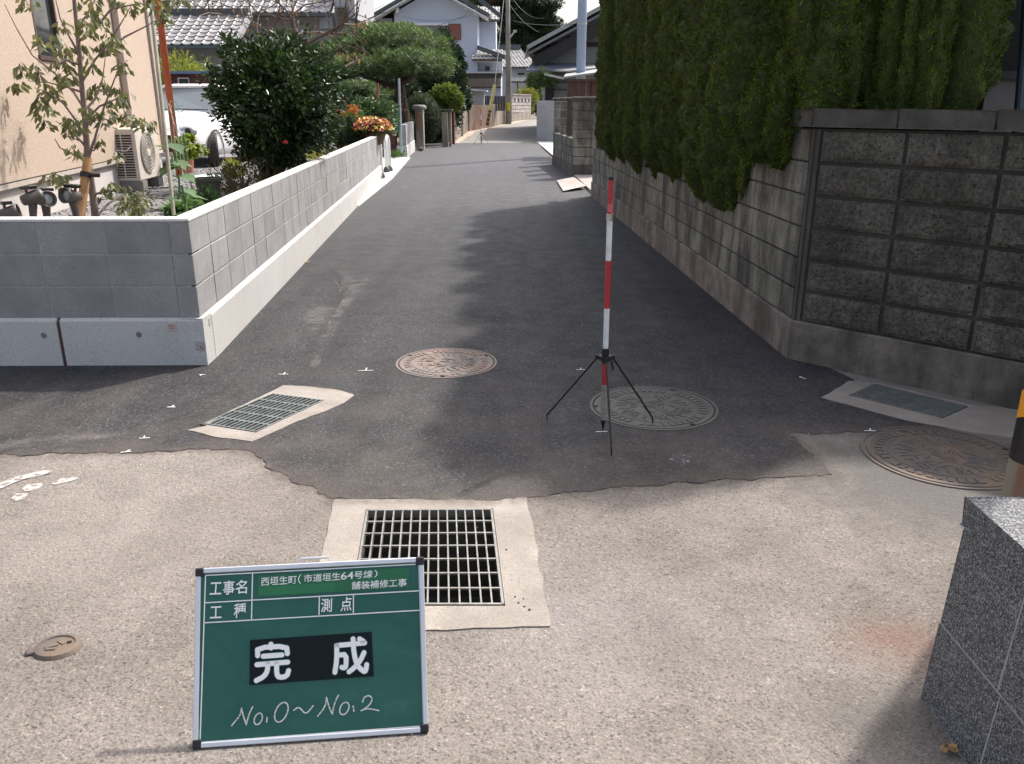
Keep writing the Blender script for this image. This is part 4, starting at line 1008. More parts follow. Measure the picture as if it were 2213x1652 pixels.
# ================================================================ STEEL RAMP PLATE
rpq = [at_z(*p) for p in ((1203, 394), (1239, 391), (1266, 411), (1217, 417))]
rt = thing('ramp_plate', 'pale ribbed steel ramp plate lying loose at the gateway kerb', 'ramp plate', rpq[0])
Zp = [Vector((p.x, p.y, .03 if i in (0, 3) else .075)) for i, p in enumerate(rpq)]
obj('plate', MB().prism(Zp, (0, 0, .006)), M('pale_steel_plate', (.50, .44, .41), .6, .1), rt)
rb = MB()
for k in range(1, 14):
    f = k/14; a, b = Zp[0].lerp(Zp[3], f), Zp[1].lerp(Zp[2], f); rb.beam(a+Vector((0, 0, .009)), b+Vector((0, 0, .009)), .01, .006)
obj('ribs', rb, M('pale_steel_plate', (.50, .44, .41)), rt)

# ================================================================ UTILITY POLES, GUARD, WIRES
def u_pole(name, label, base, r0, r1, h, m):
    t = thing(name, label, 'utility pole', base, None); obj('pole', MB().tube([(base[0], base[1], base[2]-.1), (base[0], base[1], base[2]+h)], [r0, r1], 20), m, t, smooth=True); return t
cpole_m = M('old_pole_concrete', (.27, .255, .23), .85, 0, .15, 1.5, .2, 40, dirt=(.17, .155, .14))
B1 = at_y(1098, 266, 49.5); B1.z = .38
t = u_pole('utility_pole', 'far concrete utility pole with a yellow band and street lamp arm', B1, .145, .10, 10, cpole_m)
obj('yellow_band', MB().tube([(B1.x, B1.y, at_y(1098, 240, 49.5).z), (B1.x, B1.y, at_y(1098, 222, 49.5).z)], .15, 20), M('band_yellow', (.52, .47, .03), .6), t)
la = at_y(1098, 86, 49.5); lb = at_y(1113, 68, 49.2)
obj('lamp_arm', MB().tube([la, lb], .05, 8).box(lb, (.2, .5, .1), 0), M('lamp_grey', (.42, .42, .40), .5), t)
obj('conduit', MB().tube([(B1.x+.17, B1.y-.05, .4), (B1.x+.16, B1.y-.05, 4.0)], .025, 8), M('pale_conduit', (.45, .42, .40), .5), t)
blue_m = M('blue_grey_paint', (.30, .37, .49), .5, 0, .06, 3)
B2 = at_y(1255, 160, 27.0); u_pole('steel_pole', 'pale blue grey steel pole rising behind the gateway roof', (B2.x, 27.0, 0), .145, .135, 9, blue_m)
obj('clamp_band', MB().tube([(B2.x, 27, at_y(1255, 54, 27).z), (B2.x, 27, at_y(1255, 52, 27).z+.02)], .152, 20), M('lamp_grey', (.42, .42, .40)), bpy.data.objects['steel_pole'])
gd = thing('pole_guard', 'leaning yellow wire guard with black stripes at its foot', 'pole guard', at_y(1055, 272, 44.5))
ga, gb_ = G(1053, 272), None; ga = at_y(1053, 271, 44.0); gt = at_y(1069, 184, 44.6)
fr_ = lambda f: ga.lerp(gt, f)
obj('guard_tube', MB().tube([fr_(.36), fr_(1)], .085, 12), M('guard_yellow', (.66, .58, .22), .6), gd)
for k in range(7): obj('stripe', MB().tube([fr_(.052*k), fr_(.052*(k+1)-.001)], .075, 12), M('stripe_black2', (.05, .045, .03), .6) if k % 2 == 0 else M('stripe_mustard', (.34, .27, .07), .6), gd)
obj('stay_wire', MB().tube([gt, at_y(1095, -60, 49.5)], .02, 6), darksteel_m, gd)
wire_m = M('cable_black', (.03, .03, .035), .6)
def wire(p, q, sag, label, r=.012, n=14):
    pts = []
    for i in range(n+1):
        f = i/n; a = p.lerp(q, f); a.z -= sag*4*f*(1-f); pts.append(a)
    o = obj('power_cable', MB().tube(pts, r, 5), wire_m); tag(o, label, 'cable', 'overhead cables between the poles and houses')
top1 = lambda v: at_y(1098, v, 49.5)
wire(top1(-20), at_y(1176, 40, 40), .4, 'black cable sloping from the far concrete pole to the dark house roof')
wire(top1(5), at_y(1165, 70, 40), .2, 'lower black cable running from the far concrete pole down to the dark eave')
wire(at_y(1240, 53, 27), at_y(1110, 45, 49.5), .1, 'thin cable level across the dark pine from the steel pole')
wire(at_y(870, 36, 49), at_y(1017, 34, 49), .25, 'thin cable sagging across the gable of the pale blue house', .009)
wire(at_y(945, 56, 49), at_y(1010, 32, 49), .02, 'short cable slanting up to the eave of the pale blue house', .009)
wire(at_y(700, 12, 30), at_y(830, 10, 52), .3, 'cable crossing the bright gap between the grey and blue houses')

# ================================================================ BEIGE HOUSE
hA, hB = Vector((-3.93, 5.5, 0)), Vector((-4.97, 12.3, 0)); hd = (hB-hA).normalized(); hn = Vector((hd.y, -hd.x, 0))    # hn looks at the road
def on_wall(u, v, off=0.0):
    d = ray(u, v); o = Vector((0, 0, CAM_H)); a = hA+hn*off
    return o+d*((a-o).dot(hn)/d.dot(hn))
s = NT('beige_stucco', .9, spec=.2)
col = s.ramp(s.noise(30, 6, .7, s.mapping(s.pos, (1, 1, 2.2))), [(.3, (.39, .305, .245)), (.7, (.50, .405, .33))])
s.color(col); s.bump(s.noise(45, 6, .7, s.mapping(s.pos, (1, 1, 2))), .5, .012); stucco_m = s.m
trim_m = M('house_trim', (.42, .37, .33), .6, 0, .06); dark_m = M('dark_gap', (.02, .018, .016), .8)
hs_ = thing('beige_house', 'beige stucco house with narrow window behind the young tree and outdoor unit', 'house', hA)
def wallbox(z0_, z1_, off, th, a=hA, b=hB):
    p = [a+hn*off, b+hn*off, b+hn*(off-th), a+hn*(off-th)]; return MB().prism([q+Vector((0, 0, z0_)) for q in p], (0, 0, z1_-z0_))
# opening for the window
wq = [on_wall(85, 126), on_wall(136, 129), on_wall(117, 0), on_wall(69, 0)]
sA = (wq[0]-hA).dot(hd); sB = (wq[1]-hA).dot(hd); zW = (wq[0].z+wq[1].z)/2
P1, P2 = hA+hd*sA, hA+hd*sB
obj('wall', wallbox(.96, 6.2, 0, .2, hA, P1), stucco_m, hs_); obj('wall', wallbox(.96, 6.2, 0, .2, P2, hB), stucco_m, hs_); obj('wall', wallbox(.96, zW, -.0, .2, P1, P2), stucco_m, hs_)
obj('rear_wall', MB().prism([hB+hn*.0+Vector((0, .001, .96)), hB-hn*6+Vector((0, .0, .96)), hA-hn*6+Vector((0, 0, .96)), hA-hn*.21+Vector((0, 0, .96)), hB-hn*.21+Vector((0, -.05, .96))], (0, 0, 5.2)), stucco_m, hs_)
obj('foundation', wallbox(.2, .95, -.035, 5.5), mat_concrete('foundation_render', (.50, .47, .45), .06, .1, .1), hs_)
obj('drip_trim', wallbox(.915, .955, .012, .2), trim_m, hs_); obj('drip_gap', wallbox(.95, .966, .004, .2), dark_m, hs_)
glass_m = NT('window_glass', .06, spec=.8).color((.03, .035, .04)).m
fm = MB(); wf = M('window_frame_bronze', (.10, .065, .055), .4, .3)
win = obj('window', MB().prism([q+Vector((0, 0, zW+.02)) for q in (P1+hn*.005, P1+hd*.035+hn*.005, P1+hd*.035-hn*.06, P1-hn*.06)], (0, 0, 2.2)).prism([q+Vector((0, 0, zW+.02)) for q in (P2+hn*.005-hd*.035, P2+hn*.005, P2-hn*.06, P2-hd*.035-hn*.06)], (0, 0, 2.2)).prism([q+Vector((0, 0, zW-.02)) for q in (P1+hn*.02-hd*.02, P2+hn*.02+hd*.02, P2-hn*.06+hd*.02, P1-hn*.06-hd*.02)], (0, 0, .039)), wf, hs_)
obj('pane', MB().prism([q+Vector((0, 0, zW+.02)) for q in (P1+hd*.036-hn*.03, P2-hd*.036-hn*.03, P2-hd*.036-hn*.04, P1+hd*.036-hn*.04)], (0, 0, 2.2)), glass_m, win)
pd = on_wall(282, 265, .04); pu = Vector((pd.x, pd.y, 5.5))
obj('pipe_cover', MB().beam(pd-Vector((0, 0, .25)), pu, .075, .06, hd), M('pipe_cover_beige', (.46, .38, .33), .5, 0, .05), hs_, bevel=.006)
cb_ = hB+hn*.02; obj('corner_trim', MB().box((cb_.x-.01, cb_.y-.02, 3.2), (.07, .07, 4.5)), trim_m, hs_)
op = hB+hn*.12+Vector((0, .15, 0)); rust_m = M('orange_rust', (.46, .10, .035), .55, 0, .25, 3, dirt=(.22, .06, .035))
obj('downpipe', MB().tube([(op.x, op.y, .55), (op.x, op.y, 6)], .048, 14), rust_m, hs_, 'orange painted downpipe at the house corner', smooth=True)
obj('eave', MB().prism([q+Vector((0, 0, 6.2)) for q in (hA+hn*.25-hd*.5, hB+hn*.25+hd*.5, hB-hn*6, hA-hn*6)], (0, 0, .2)), trim_m, hs_)

# ---- outdoor air-conditioning unit
ivory = M('ivory_casing', (.56, .50, .45), .5, 0, .05)
ac = thing('air_conditioner', 'ivory outdoor air conditioner unit on small blocks against the beige house', 'air conditioner', (0, 0, 0))
w_, l_, h_ = .30, .80, .60                          # thickness, length, height; local: near end at y=0, fan face at x=0
body = MB().bbox((-w_, 0, 0), (0, l_, h_)); obj('casing', body, ivory, ac, bevel=.012)
lo = MB(); lo.bbox((-w_+.03, -.002, .04), (-.04, .01, h_-.06)); obj('intake_recess', lo, M('intake_dark', (.04, .038, .036), .8), ac)
for k in range(17):
    z = .05+k*.030; obj('louvre', MB().bbox((-w_+.03, -.012, z), (-.04, -.003, z+.009)), ivory, ac)
obj('louvre_rib', MB().bbox((-w_+.135, -.013, .04), (-w_+.147, -.0005, h_-.06)), ivory, ac)
fan = MB().lathe([(0, .0), (.215, 0), (.235, .012), (.24, -.006)], (0, 0, 0), 40, Matrix.Rotation(R(90), 3, 'Y')); fan.v = [(x+.001, y+.36, z+.31) for x, y, z in fan.v]
fg = obj('fan_guard', fan, M('fan_grey', (.22, .20, .185), .6), ac)
sp_ = MB()
for k in range(26):
    a = 2*math.pi*k/26; c_, s_ = math.cos(a), math.sin(a); c2, s2 = math.cos(a+.35), math.sin(a+.35); sp_.tube([(.016, .36+.05*c_, .31+.05*s_), (.022, .36+.225*c2, .31+.225*s2)], .0028, 4)
for r_ in (.08, .12, .155, .19, .225):
    sp_.tube([(.022, .36+r_*math.cos(2*math.pi*k/28), .31+r_*math.sin(2*math.pi*k/28)) for k in range(29)], .0025, 4)
obj('spokes', sp_, ivory, fg)
hb = MB().lathe([(0, .024), (.045, .022), (.05, .012)], (0, 0, 0), 16, Matrix.Rotation(R(90), 3, 'Y')); hb.v = [(x, y+.36, z+.31) for x, y, z in hb.v]; obj('hub', hb, ivory, fg)
for yy in (.08, .66): obj('foot_block', MB().bbox((-w_-.02, yy-.07, -.12), (.02, yy+.09, -.002)), mat_concrete('foot_block', (.20, .195, .19), .15, .3, .3), ac)
obj('hose', MB().tube([(-w_+.02, -.02, .40), (-w_+.09, -.05, .36), (-w_+.2, -.04, .35), (-w_+.25, -.015, .40)], .008, 8), M('hose_white', (.6, .6, .6)), ac)
p = at_z(304, 392, .70); ac.location = (p.x, p.y, .70); ac.rotation_euler = (0, 0, .075)

# ---- solar garden spotlights
bz = M('bronze_plastic', (.075, .058, .052), .45, 0, .15, 20)
def spot(loc, rz, label, first=None):
    if first: return dup(first, loc, rz, label)
    t = thing('garden_spotlight', label, 'garden light', (0, 0, 0), 'solar garden spotlights along the new wall')
    obj('stake', MB().tube([(0, .02, 0), (0, .02, .26), (0, .01, .33)], [.022, .024, .03], 10), bz, t)
    hood = MB(); Rm = Matrix.Rotation(R(80), 3, 'X')
    hood.lathe([(.030, -.075), (.035, -.07), (.045, -.01), (.052, .03), (.056, .055), (.050, .055), (.047, .03)], (0, 0, .37), 20, Rm)
    obj('hood', hood, bz, t, smooth=True)
    obj('lens', MB().lathe([(0, .036), (.03, .034), (.046, .026)], (0, 0, .37), 20, Rm), NT('lens_glass', .08, spec=.8).color((.30, .33, .34)).m, t, smooth=True)
    obj('arm', MB().tube([(.02, .03, .40), (.022, .03, .43)], .009, 8), M('arm_red', (.16, .02, .02), .5), t)
    obj('solar_panel', MB().beam((-.03, .0, .442), (.06, .03, .434), .06, .022), M('solar_black', (.012, .012, .016), .25), t, bevel=.002)
    return t
s0 = spot(None, 0, 'black framed solar spotlight with glass lens beside the wooden tree stake')
p = at_y(153, 427, 6.0); s0.location = (p.x, 6.0, p.z-.36); s0.rotation_euler = (0, 0, -.35)
for (u, v, y, rz, lab) in ((72, 428, 5.75, 2.4, 'brown solar spotlight turned away, taller one in the close pair'), (98, 432, 5.85, .9, 'brown solar spotlight with flared hood, shorter one in the close pair'), (22, 462, 5.6, 1.9, 'low brown solar spotlight barely rising above the wall top')):
    p = at_y(u, v, y); spot((p.x, y, p.z-.37), rz, lab, s0)

# ================================================================ WHITE CAR
car = thing('parked_car', 'white small car parked on gravel behind the dark camellia', 'car', (0, 0, 0))
paint = NT('car_white', .25, spec=.6).color((.78, .78, .79)).m; rub = M('tyre_rubber', (.028, .026, .026), .8, 0, .2, 30, .3, 60); cglass = NT('car_glass', .05, spec=.9).color((.20, .23, .24)).m
st = [(0.0, .30, .52, .55), (.06, .22, .68, .70), (.25, .20, .80, .78), (.6, .20, .90, .82), (1.0, .20, .99, .83), (1.6, .20, 1.0, .84), (2.6, .20, 1.0, .84), (3.3, .2, .98, .82), (3.6, .3, .9, .7)]
V = []; F_ = []
for y, zb, ztp, hw_ in st:
    prof = [(hw_*.9, zb), (hw_, zb+.12), (hw_*1.0, (zb+ztp)/2+.05), (hw_*.96, ztp-.10), (hw_*.80, ztp-.02), (hw_*.4, ztp+.015), (0, ztp+.025)]
    q = [(x, y, z) for x, z in prof]+[(-x, y, z) for x, z in reversed(prof[:-1])]; V += q
k = 13
for i in range(len(st)-1):
    for j in range(k): F_.append((i*k+j, i*k+(j+1) % k, (i+1)*k+(j+1) % k, (i+1)*k+j))
F_ += [tuple(range(k)), tuple(reversed(range((len(st)-1)*k, len(st)*k)))]
bd_ = MB(); bd_.add([(x, y, z) for x, y, z in V], [tuple(reversed(f)) for f in F_]); me = bd_.mesh('body', True)
o = obj('body', me, paint, car)
cab = [(.98, .99, .74), (1.55, 1.46, .58), (2.0, 1.52, .58), (2.9, 1.50, .57), (3.35, 1.00, .70)]
V = []; 
for y, z, hw_ in cab:
    V += [(-.76, y, .97), (-hw_, y, z-.05), (-hw_*.85, y, z), (hw_*.85, y, z), (hw_, y, z-.05), (.76, y, .97)]
cm = MB(); cm.add(V, [(i*6+j, (i+1)*6+j, (i+1)*6+j+1, i*6+j+1) for i in range(1, 3) for j in range(5)]); obj('roof', cm, paint, car, smooth=False)
obj('windscreen', MB().add([V[0], V[5], V[10], V[9], V[8], V[7]], [(0, 1, 2, 3, 4, 5)]), cglass, car); obj('rear_window', MB().add([V[24], V[29], V[22], V[21], V[20], V[19]], [(0, 5, 4, 3, 2, 1)]), cglass, car)
obj('side_window', MB().add([V[5], V[11], V[10]], [(0, 1, 2)]), cglass, car); obj('side_window', MB().add([V[0], V[6], V[7]], [(0, 2, 1)]), cglass, car)
obj('wiper', MB().tube([(-.55, .965, 1.03), (.0, .955, 1.045), (.62, .97, 1.03)], .011, 6), blk, car)
obj('roof_edge', MB().tube([V[7], V[8], V[9], V[10]], .03, 8).tube([V[5], V[10]], .035, 8).tube([V[0], V[7]], .035, 8), paint, car, smooth=True)
for sx in (-1, 1):
    hl = MB().lathe([(0, .05), (.07, .045), (.12, .0)], (0, 0, 0), 18, Matrix.Rotation(R(90), 3, 'X')); hl.v = [(x*1.5+sx*.58, -y*-1+.115, z*.85+.665) for x, y, z in hl.v]
    h1 = obj('headlight', hl, NT('headlight_glass', .1, spec=.9).color((.36, .38, .40)).m, car, smooth=True)
    rl_ = MB().lathe([(0, .02), (.05, .012), (.06, 0)], (0, 0, 0), 14, Matrix.Rotation(R(90), 3, 'X')); rl_.v = [(x+sx*.60, y+.06, z+.665) for x, y, z in rl_.v]; obj('reflector', rl_, M('reflector_dark', (.03, .03, .035), .2, .5), h1)
    obj('mirror', MB().lathe([(0, -.06), (.07, -.03), (.09, .02), (.06, .06), (0, .07)], (sx*.95, 1.12, 1.05), 12), paint, car, smooth=True)
obj('grille', MB().bbox((-.40, -.012, .50), (.40, .02, .60)).bbox((-.5, -.004, .30), (.5, .03, .42)), blk, car)
for sx, yy in ((-1, .68), (1, .68), (-1, 3.0), (1, 3.0)):
    Rm = Matrix.Rotation(R(90), 3, 'Y'); wm = MB().lathe([(.19, -.10), (.29, -.10), (.315, -.07), (.315, .07), (.29, .10), (.19, .10)], (sx*.76, yy, .315), 32, Rm)
    sa_ = R(24) if yy < 1 else 0; turn = lambda mb_: setattr(mb_, 'v', [((x-sx*.76)*math.cos(sa_)-(y-yy)*math.sin(sa_)+sx*.76, (x-sx*.76)*math.sin(sa_)+(y-yy)*math.cos(sa_)+yy, z) for x, y, z in mb_.v]); turn(wm)
    wo_ = obj('wheel', wm, rub, car, smooth=False)
    rm_ = MB().lathe([(0, .06), (.06, .07), (.19, .085), (.195, -.08), (0, -.08)], (sx*.76, yy, .315), 24, Rm if sx > 0 else Matrix.Rotation(R(-90), 3, 'Y')); turn(rm_)
    obj('rim', rm_, M('rim_silver', (.4, .4, .42), .35, .7), wo_)
    arch = MB().lathe([(.355, .096), (.315, .099)], (sx*.745, yy, .33), 28, Matrix.Rotation(R(90 if sx > 0 else -90), 3, 'Y'), cap=False); obj('wheel_arch', arch, M('arch_dark', (.02, .02, .02), .8), car)
car.location = (at_z(392, 364, .42).x-.35, 15.85, .42); car.rotation_euler = (0, 0, R(-5))

# ================================================================ GARDEN PROPS
terra = M('terracotta', (.42, .17, .09), .8, 0, .15, 14); pot_dark = M('dark_pot', (.05, .055, .045), .6)
def pot(name, label, u, v, z, r, h, m, cat='plant pot'):
    c = at_z(u, v, z); t = thing(name, label, cat, c)
    obj('pot_body', MB().lathe([(0, 0), (r*.68, 0), (r*.95, h*.86), (r*1.07, h*.87), (r*1.07, h), (r*.92, h), (r*.85, h*.86), (0, h*.84)], c, 20), m, t, smooth=False); return t, c
tp1, tc1 = pot('flower_pot', 'terracotta pot of yellow green coleus standing before the car wheel', 407, 374, .50, .115, .26, terra)
tp2, tc2 = pot('planter_tub', 'round dark tub with dish lying behind the new wall and camellia', 454, 432, .56, .15, .24, pot_dark)
ds = thing('white_dish', 'shallow white dish beside the hose on the gravel', 'dish', at_z(446, 385, .54)); c = at_z(446, 386, .57); obj('dish', MB().lathe([(0, .01), (.17, .012), (.21, .035), (.215, .03), (.16, 0), (0, 0)], c, 28), M('white_plastic', (.66, .67, .68), .4), ds, smooth=True)
ho = thing('garden_hose', 'pale green garden hose snaking over the gravel in front of the car', 'hose', at_z(430, 378, .5)); hp = [at_z(u, v, .515) for u, v in ((400, 380), (425, 381), (445, 378), (470, 378), (495, 380), (515, 376))]
obj('tube', MB().tube(hp, .016, 8), M('hose_green', (.16, .28, .26), .4), ho)
stk = thing('tree_stake', 'leaning wooden stake tied to the young tree', 'stake', at_y(170, 480, 6.7))
a, b = at_y(172, 482, 6.9), at_y(190, 343, 7.1); obj('stake_pole', MB().tube([a, b], .036, 12), M('stake_wood', (.40, .22, .10), .8, 0, .25, 14, dirt=(.25, .22, .12)), stk)
obj('tie_band', MB().tube([a.lerp(b, .70), a.lerp(b, .78)], .045, 12).tube([a.lerp(b, .74), a.lerp(b, .74)+Vector((.12, -.02, 0))], .016, 8), blk, stk)
bp = thing('bamboo_pole', 'tall bamboo garden pole standing behind the new wall corner', 'pole', at_y(378, 478, 7.3)); a, b = at_y(377, 478, 7.4), at_y(322, -30, 8.2)
obj('cane', MB().tube([a, a.lerp(b, .5), b], .017, 10), M('bamboo_grey', (.33, .30, .22), .6, 0, .2, 8, dirt=(.20, .25, .18)), bp)
rc = thing('support_cane', 'thin red brown plant cane leaning by the car bonnet', 'cane', at_y(420, 400, 9.6)); obj('cane', MB().tube([at_y(419, 420, 9.5), at_y(364, 225, 10.5)], .009, 8), M('red_cane', (.24, .07, .05), .6), rc)
# green plastic net
def net(name, label, quad, nx, ny, m, r):
    t = thing(name, label, 'net', quad[0]); mb = MB(); a, b, c_, d = quad
    for i in range(nx+1):
        f = i/nx; mb.tube([a.lerp(b, f), d.lerp(c_, f)], r, 3, False)
    for j in range(ny+1):
        f = j/ny; n_ = 6; mb.tube([a.lerp(d, f).lerp(b.lerp(c_, f), q/n_)+Vector((0, .05*math.sin(q*2.3), -.02*math.sin(q*1.7))) for q in range(n_+1)], r, 3, False)
    obj('mesh', mb, m, t); return t
net('garden_net', 'green climbing net hanging in folds between the house and car', [at_y(384, 420, 9.0), at_y(415, 425, 9.2), at_y(392, 230, 9.9), at_y(360, 215, 9.8)], 4, 15, M('net_green', (.02, .16, .10), .6), .0028)
net('fence_net', 'low dark green net fence in front of the pine garden', [at_y(770, 285, 23), at_y(864, 285, 23), at_y(863, 232, 23), at_y(775, 238, 23)], 50, 16, M('net_dark_green', (.01, .11, .075), .6), .010)
# posts and red brick box in the flower garden
gpst = thing('grey_pipe_post', 'thin grey pipe post in front of the pine trunk', 'post', at_y(864, 290, 24)); obj('pipe', MB().tube([at_y(868, 330, 24.0), at_y(862, 170, 24.3)], .030, 10), M('pipe_grey', (.30, .36, .38), .5), gpst)
rpst = thing('rusty_thin_post', 'thin rusty post amid the garden bushes left of the pine trunk', 'post', at_y(818, 300, 24)); rpst['label'] = 'thin rusty post amid the garden bushes, nearer the camellia than the pine trunk'
obj('rod', MB().tube([at_y(818, 300, 24), at_y(816, 180, 24)], .035, 8), M('rust_red', (.20, .06, .04), .7), rpst)
bxm = M('red_brick', (.26, .085, .06), .8, 0, .2, 9)
bx = thing('brick_planter', 'small red brick planter against the short pale wall piece', 'planter', at_z(858, 338, 0)); c = at_z(858, 338, .04)
for k in range(3):
    for i in range(5): obj('brick', block_mesh(.20, .10, .062, .004, bxm), None, bx, loc=(c.x-.98+.21*i+(.1 if k % 2 else 0), c.y, .08+.07*k))
obj('pillar', MB().box((c.x-.18, c.y+.2, .62), (.30, .34, 1.1)), M('dark_red_wood', (.12, .04, .03), .7, 0, .3, 6), bx)
bx2 = thing('flower_box', 'red brown flower box carried on the dark red pillar', 'planter', (c.x-.18, c.y+.2, 1.17)); obj('box', MB().box((c.x-.18, c.y+.15, 1.27), (.50, .30, .20)), bxm, bx2, bevel=.01)

# ================================================================ OLD HOUSES WITH TILED ROOFS
tile_m = NT('roof_tile', .42, spec=.5); k_ = tile_m.math('ADD', tile_m.math('MULTIPLY', tile_m.rand(), .4), .8); cc = tile_m.n('ShaderNodeCombineColor'); [tile_m.l(k_, cc.inputs[i]) for i in range(3)]
tile_m.color(tile_m.mix(1, tile_m.ramp(tile_m.noise(3, 5), [(.3, (.21, .20, .20)), (.7, (.32, .305, .30))]), cc.outputs[0], 'MULTIPLY')); tile_m = tile_m.m
_tl = {}
def tile_mesh(wd, ln):
    k = (round(wd, 3), round(ln, 3))
    if k in _tl: return _tl[k]
    xs_ = [0, .12, .3, .5, .68, .80, .90, 1.0]; zs = [.35, .12, 0, .02, .18, .75, 1, .55]; h = .16*wd; V = []
    for yy, dz in ((0, .10*wd), (ln*1.12, 0)):
        for x, z in zip(xs_, zs): V.append((x*wd*1.02, yy, z*h+dz))
    for x, z in zip(xs_, zs): V.append((x*wd*1.02, 0, z*h+.10*wd-.11*wd))
    n = len(xs_); F_ = [(i, i+1, n+i+1, n+i) for i in range(n-1)]+[(2*n+i, 2*n+i+1, i+1, i) for i in range(n-1)]
    me = MB().add(V, F_).mesh('tile'); me.materials.append(tile_m); _tl[k] = me; return me
def tile_roof(parent, A, B, U, cols, rows, individual=True, thick=.12, board=None):
    """A-B eave, U the way up the slope"""
    A, B, U = Vector(A), Vector(B), Vector(U); ex = (B-A)/cols; ey = U/rows; wd, ln = ex.length, ey.length
    x, y = ex.normalized(), ey.normalized(); z = x.cross(y); me = tile_mesh(wd, ln)
    Mx = lambda p: Matrix(((x.x, y.x, z.x, p.x), (x.y, y.y, z.y, p.y), (x.z, y.z, z.z, p.z), (0, 0, 0, 1)))
    if individual:
        for i in range(cols):
            for j in range(rows):
                o = bpy.data.objects.new('tile', me); COL.objects.link(o); o.parent = parent; o.matrix_parent_inverse = W[parent].inverted(); o.matrix_basis = Mx(A+ex*i+ey*j+z*rnd.uniform(0, .006)); W[o] = o.matrix_basis.copy()
    else:
        mb = MB(); vv = [v.co.copy() for v in me.vertices]; ff = [tuple(p.vertices) for p in me.polygons]
        for i in range(cols):
            for j in range(rows):
                m_ = Mx(A+ex*i+ey*j); mb.add([m_ @ v for v in vv], ff)
        obj('roof_tiles', mb, tile_m, parent, kind='stuff')
    obj('roof_deck', MB().prism([A-z*.005, B-z*.005, B+U-z*.005, A+U-z*.005], -z*thick), board or M('eave_board', (.09, .08, .075), .7), parent)
    return x, y, z
def uvbox(u0, v0, u1, v1, y, depth):
    a, b = at_y(u0, v0, y), at_y(u1, v1, y); return MB().bbox((a.x, y, b.z), (b.x, y+depth, a.z))
def uvprism(pts, y, depth): return MB().prism([at_y(u, v, y) for u, v in pts], (0, depth, 0))

og = thing('grey_tiled_house', 'old grey rendered house with two tiers of tiled roof behind the camellia', 'house', (-10, 28, 0))
greyr = M('grey_render', (.26, .26, .27), .9, 0, .06, 2); lgreyr = M('light_grey_render', (.40, .40, .42), .9, 0, .05, 2)
# lower roof
A, B = at_y(345, 99, 26), at_y(504, 98, 26); Tt = at_y(425, 34, 27.9); U = Vector((0, 1.9, Tt.z-A.z))
A2 = A+Vector((-2.2, 0, 0)); cols = max(8, round((B.x-A.x)/.285)); tile_roof(og, A2, B, U, cols+7, 8)
obj('lower_wall', uvbox(300, 103, 500, 262, 26.7, 1.2), greyr, og)
obj('ridge', MB().beam(A2+U+Vector((0, .05, .08)), B+U+Vector((.0, .05, .08)), .25, .22), M('ridge_tile', (.06, .065, .07), .5), og)
obj('gutter', MB().beam(A2+Vector((0, -.07, -.05)), B+Vector((0, -.07, -.05)), .10, .09), M('gutter_green', (.06, .085, .085), .5), og)
obj('verge', MB().beam(B+Vector((.04, 0, .0)), B+U+Vector((.04, 0, 0)), .10, .16), M('verge_grey', (.30, .30, .30)), og)
obj('upper_wall', uvbox(330, 28, 768, 250, 29.6, 4), lgreyr, og)
A, B = at_y(350, 29, 28.8), at_y(712, 33, 28.8); B.z = A.z; U = Vector((0, 3.6, 1.9)); tile_roof(og, A+Vector((-.9, 0, 0)), B, U, round((B.x-A.x)/.285)+3, 9)
obj('upper_gutter', MB().beam(A+Vector((-1, -.07, -.05)), B+Vector((0, -.07, -.05)), .10, .09), M('gutter_green', (.06, .085, .085)), og)
obj('gable_block', uvbox(716, -90, 768, 40, 29.4, 4), lgreyr, og)
wi = obj('window', uvbox(724, 14, 756, 60, 29.35, .1), M('frame_grey', (.25, .25, .27)), og); obj('pane', uvbox(727, 17, 753, 57, 29.33, .05), glass_m, wi)
wi = obj('window', uvbox(690, 36, 720, 62, 29.5, .14), M('pale_blue_pane', (.42, .50, .58), .3), og)
obj('lower_downpipe', MB().tube([at_y(365, 105, 26.4), at_y(367, 128, 26.4)], .04, 8), M('pipe_grey', (.30, .36, .38)), og)
gs = thing('garden_shed', 'low brown shed with blue edge and small window behind the white car', 'shed', at_y(420, 220, 23.5))
obj('shed_wall', uvbox(362, 160, 470, 262, 23.5, 1.6), M('shed_brown', (.10, .04, .032), .8), gs); obj('blue_side', uvbox(352, 157, 376, 262, 23.4, .08), M('tarp_blue', (.02, .05, .14), .5), gs)
obj('shed_roof', uvbox(350, 154, 474, 159.5, 23.2, 2.2), M('tarp_blue_pale', (.10, .17, .30), .5), gs); wi = obj('window', uvbox(383, 168, 410, 195, 23.42, .06), M('frame_white', (.5, .5, .5)), gs); obj('pane', uvbox(386, 171, 408, 193, 23.40, .03), glass_m, wi)

# ---- pale blue-white house at the bend
wh = thing('pale_blue_house', 'pale blue two storey house with gable, brown shutter and small tiled porch roof', 'house', (-3, 52, .4))
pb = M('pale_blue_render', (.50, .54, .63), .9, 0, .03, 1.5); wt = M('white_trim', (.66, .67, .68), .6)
Y = 51.0
obj('gable_wall', uvprism([(852, 200), (852, 28), (929, -18), (1032, 28), (1032, 158), (850, 158)][1:5]+[(852, 158)], Y, 7), pb, wh)
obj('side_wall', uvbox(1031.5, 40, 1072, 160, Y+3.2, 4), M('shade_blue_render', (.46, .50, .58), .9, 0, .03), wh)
obj('side_wall', uvbox(820, 40, 852.5, 160, Y+1.2, 4), pb, wh)
obj('porch_wall', uvbox(1030, 112, 1086, 158, Y+.3, 2), pb, wh)
obj('ground_wall', uvbox(852, 159.5, 1083, 262, Y+.02, 7), M('lower_blue', (.42, .48, .58), .9, 0, .04), wh)
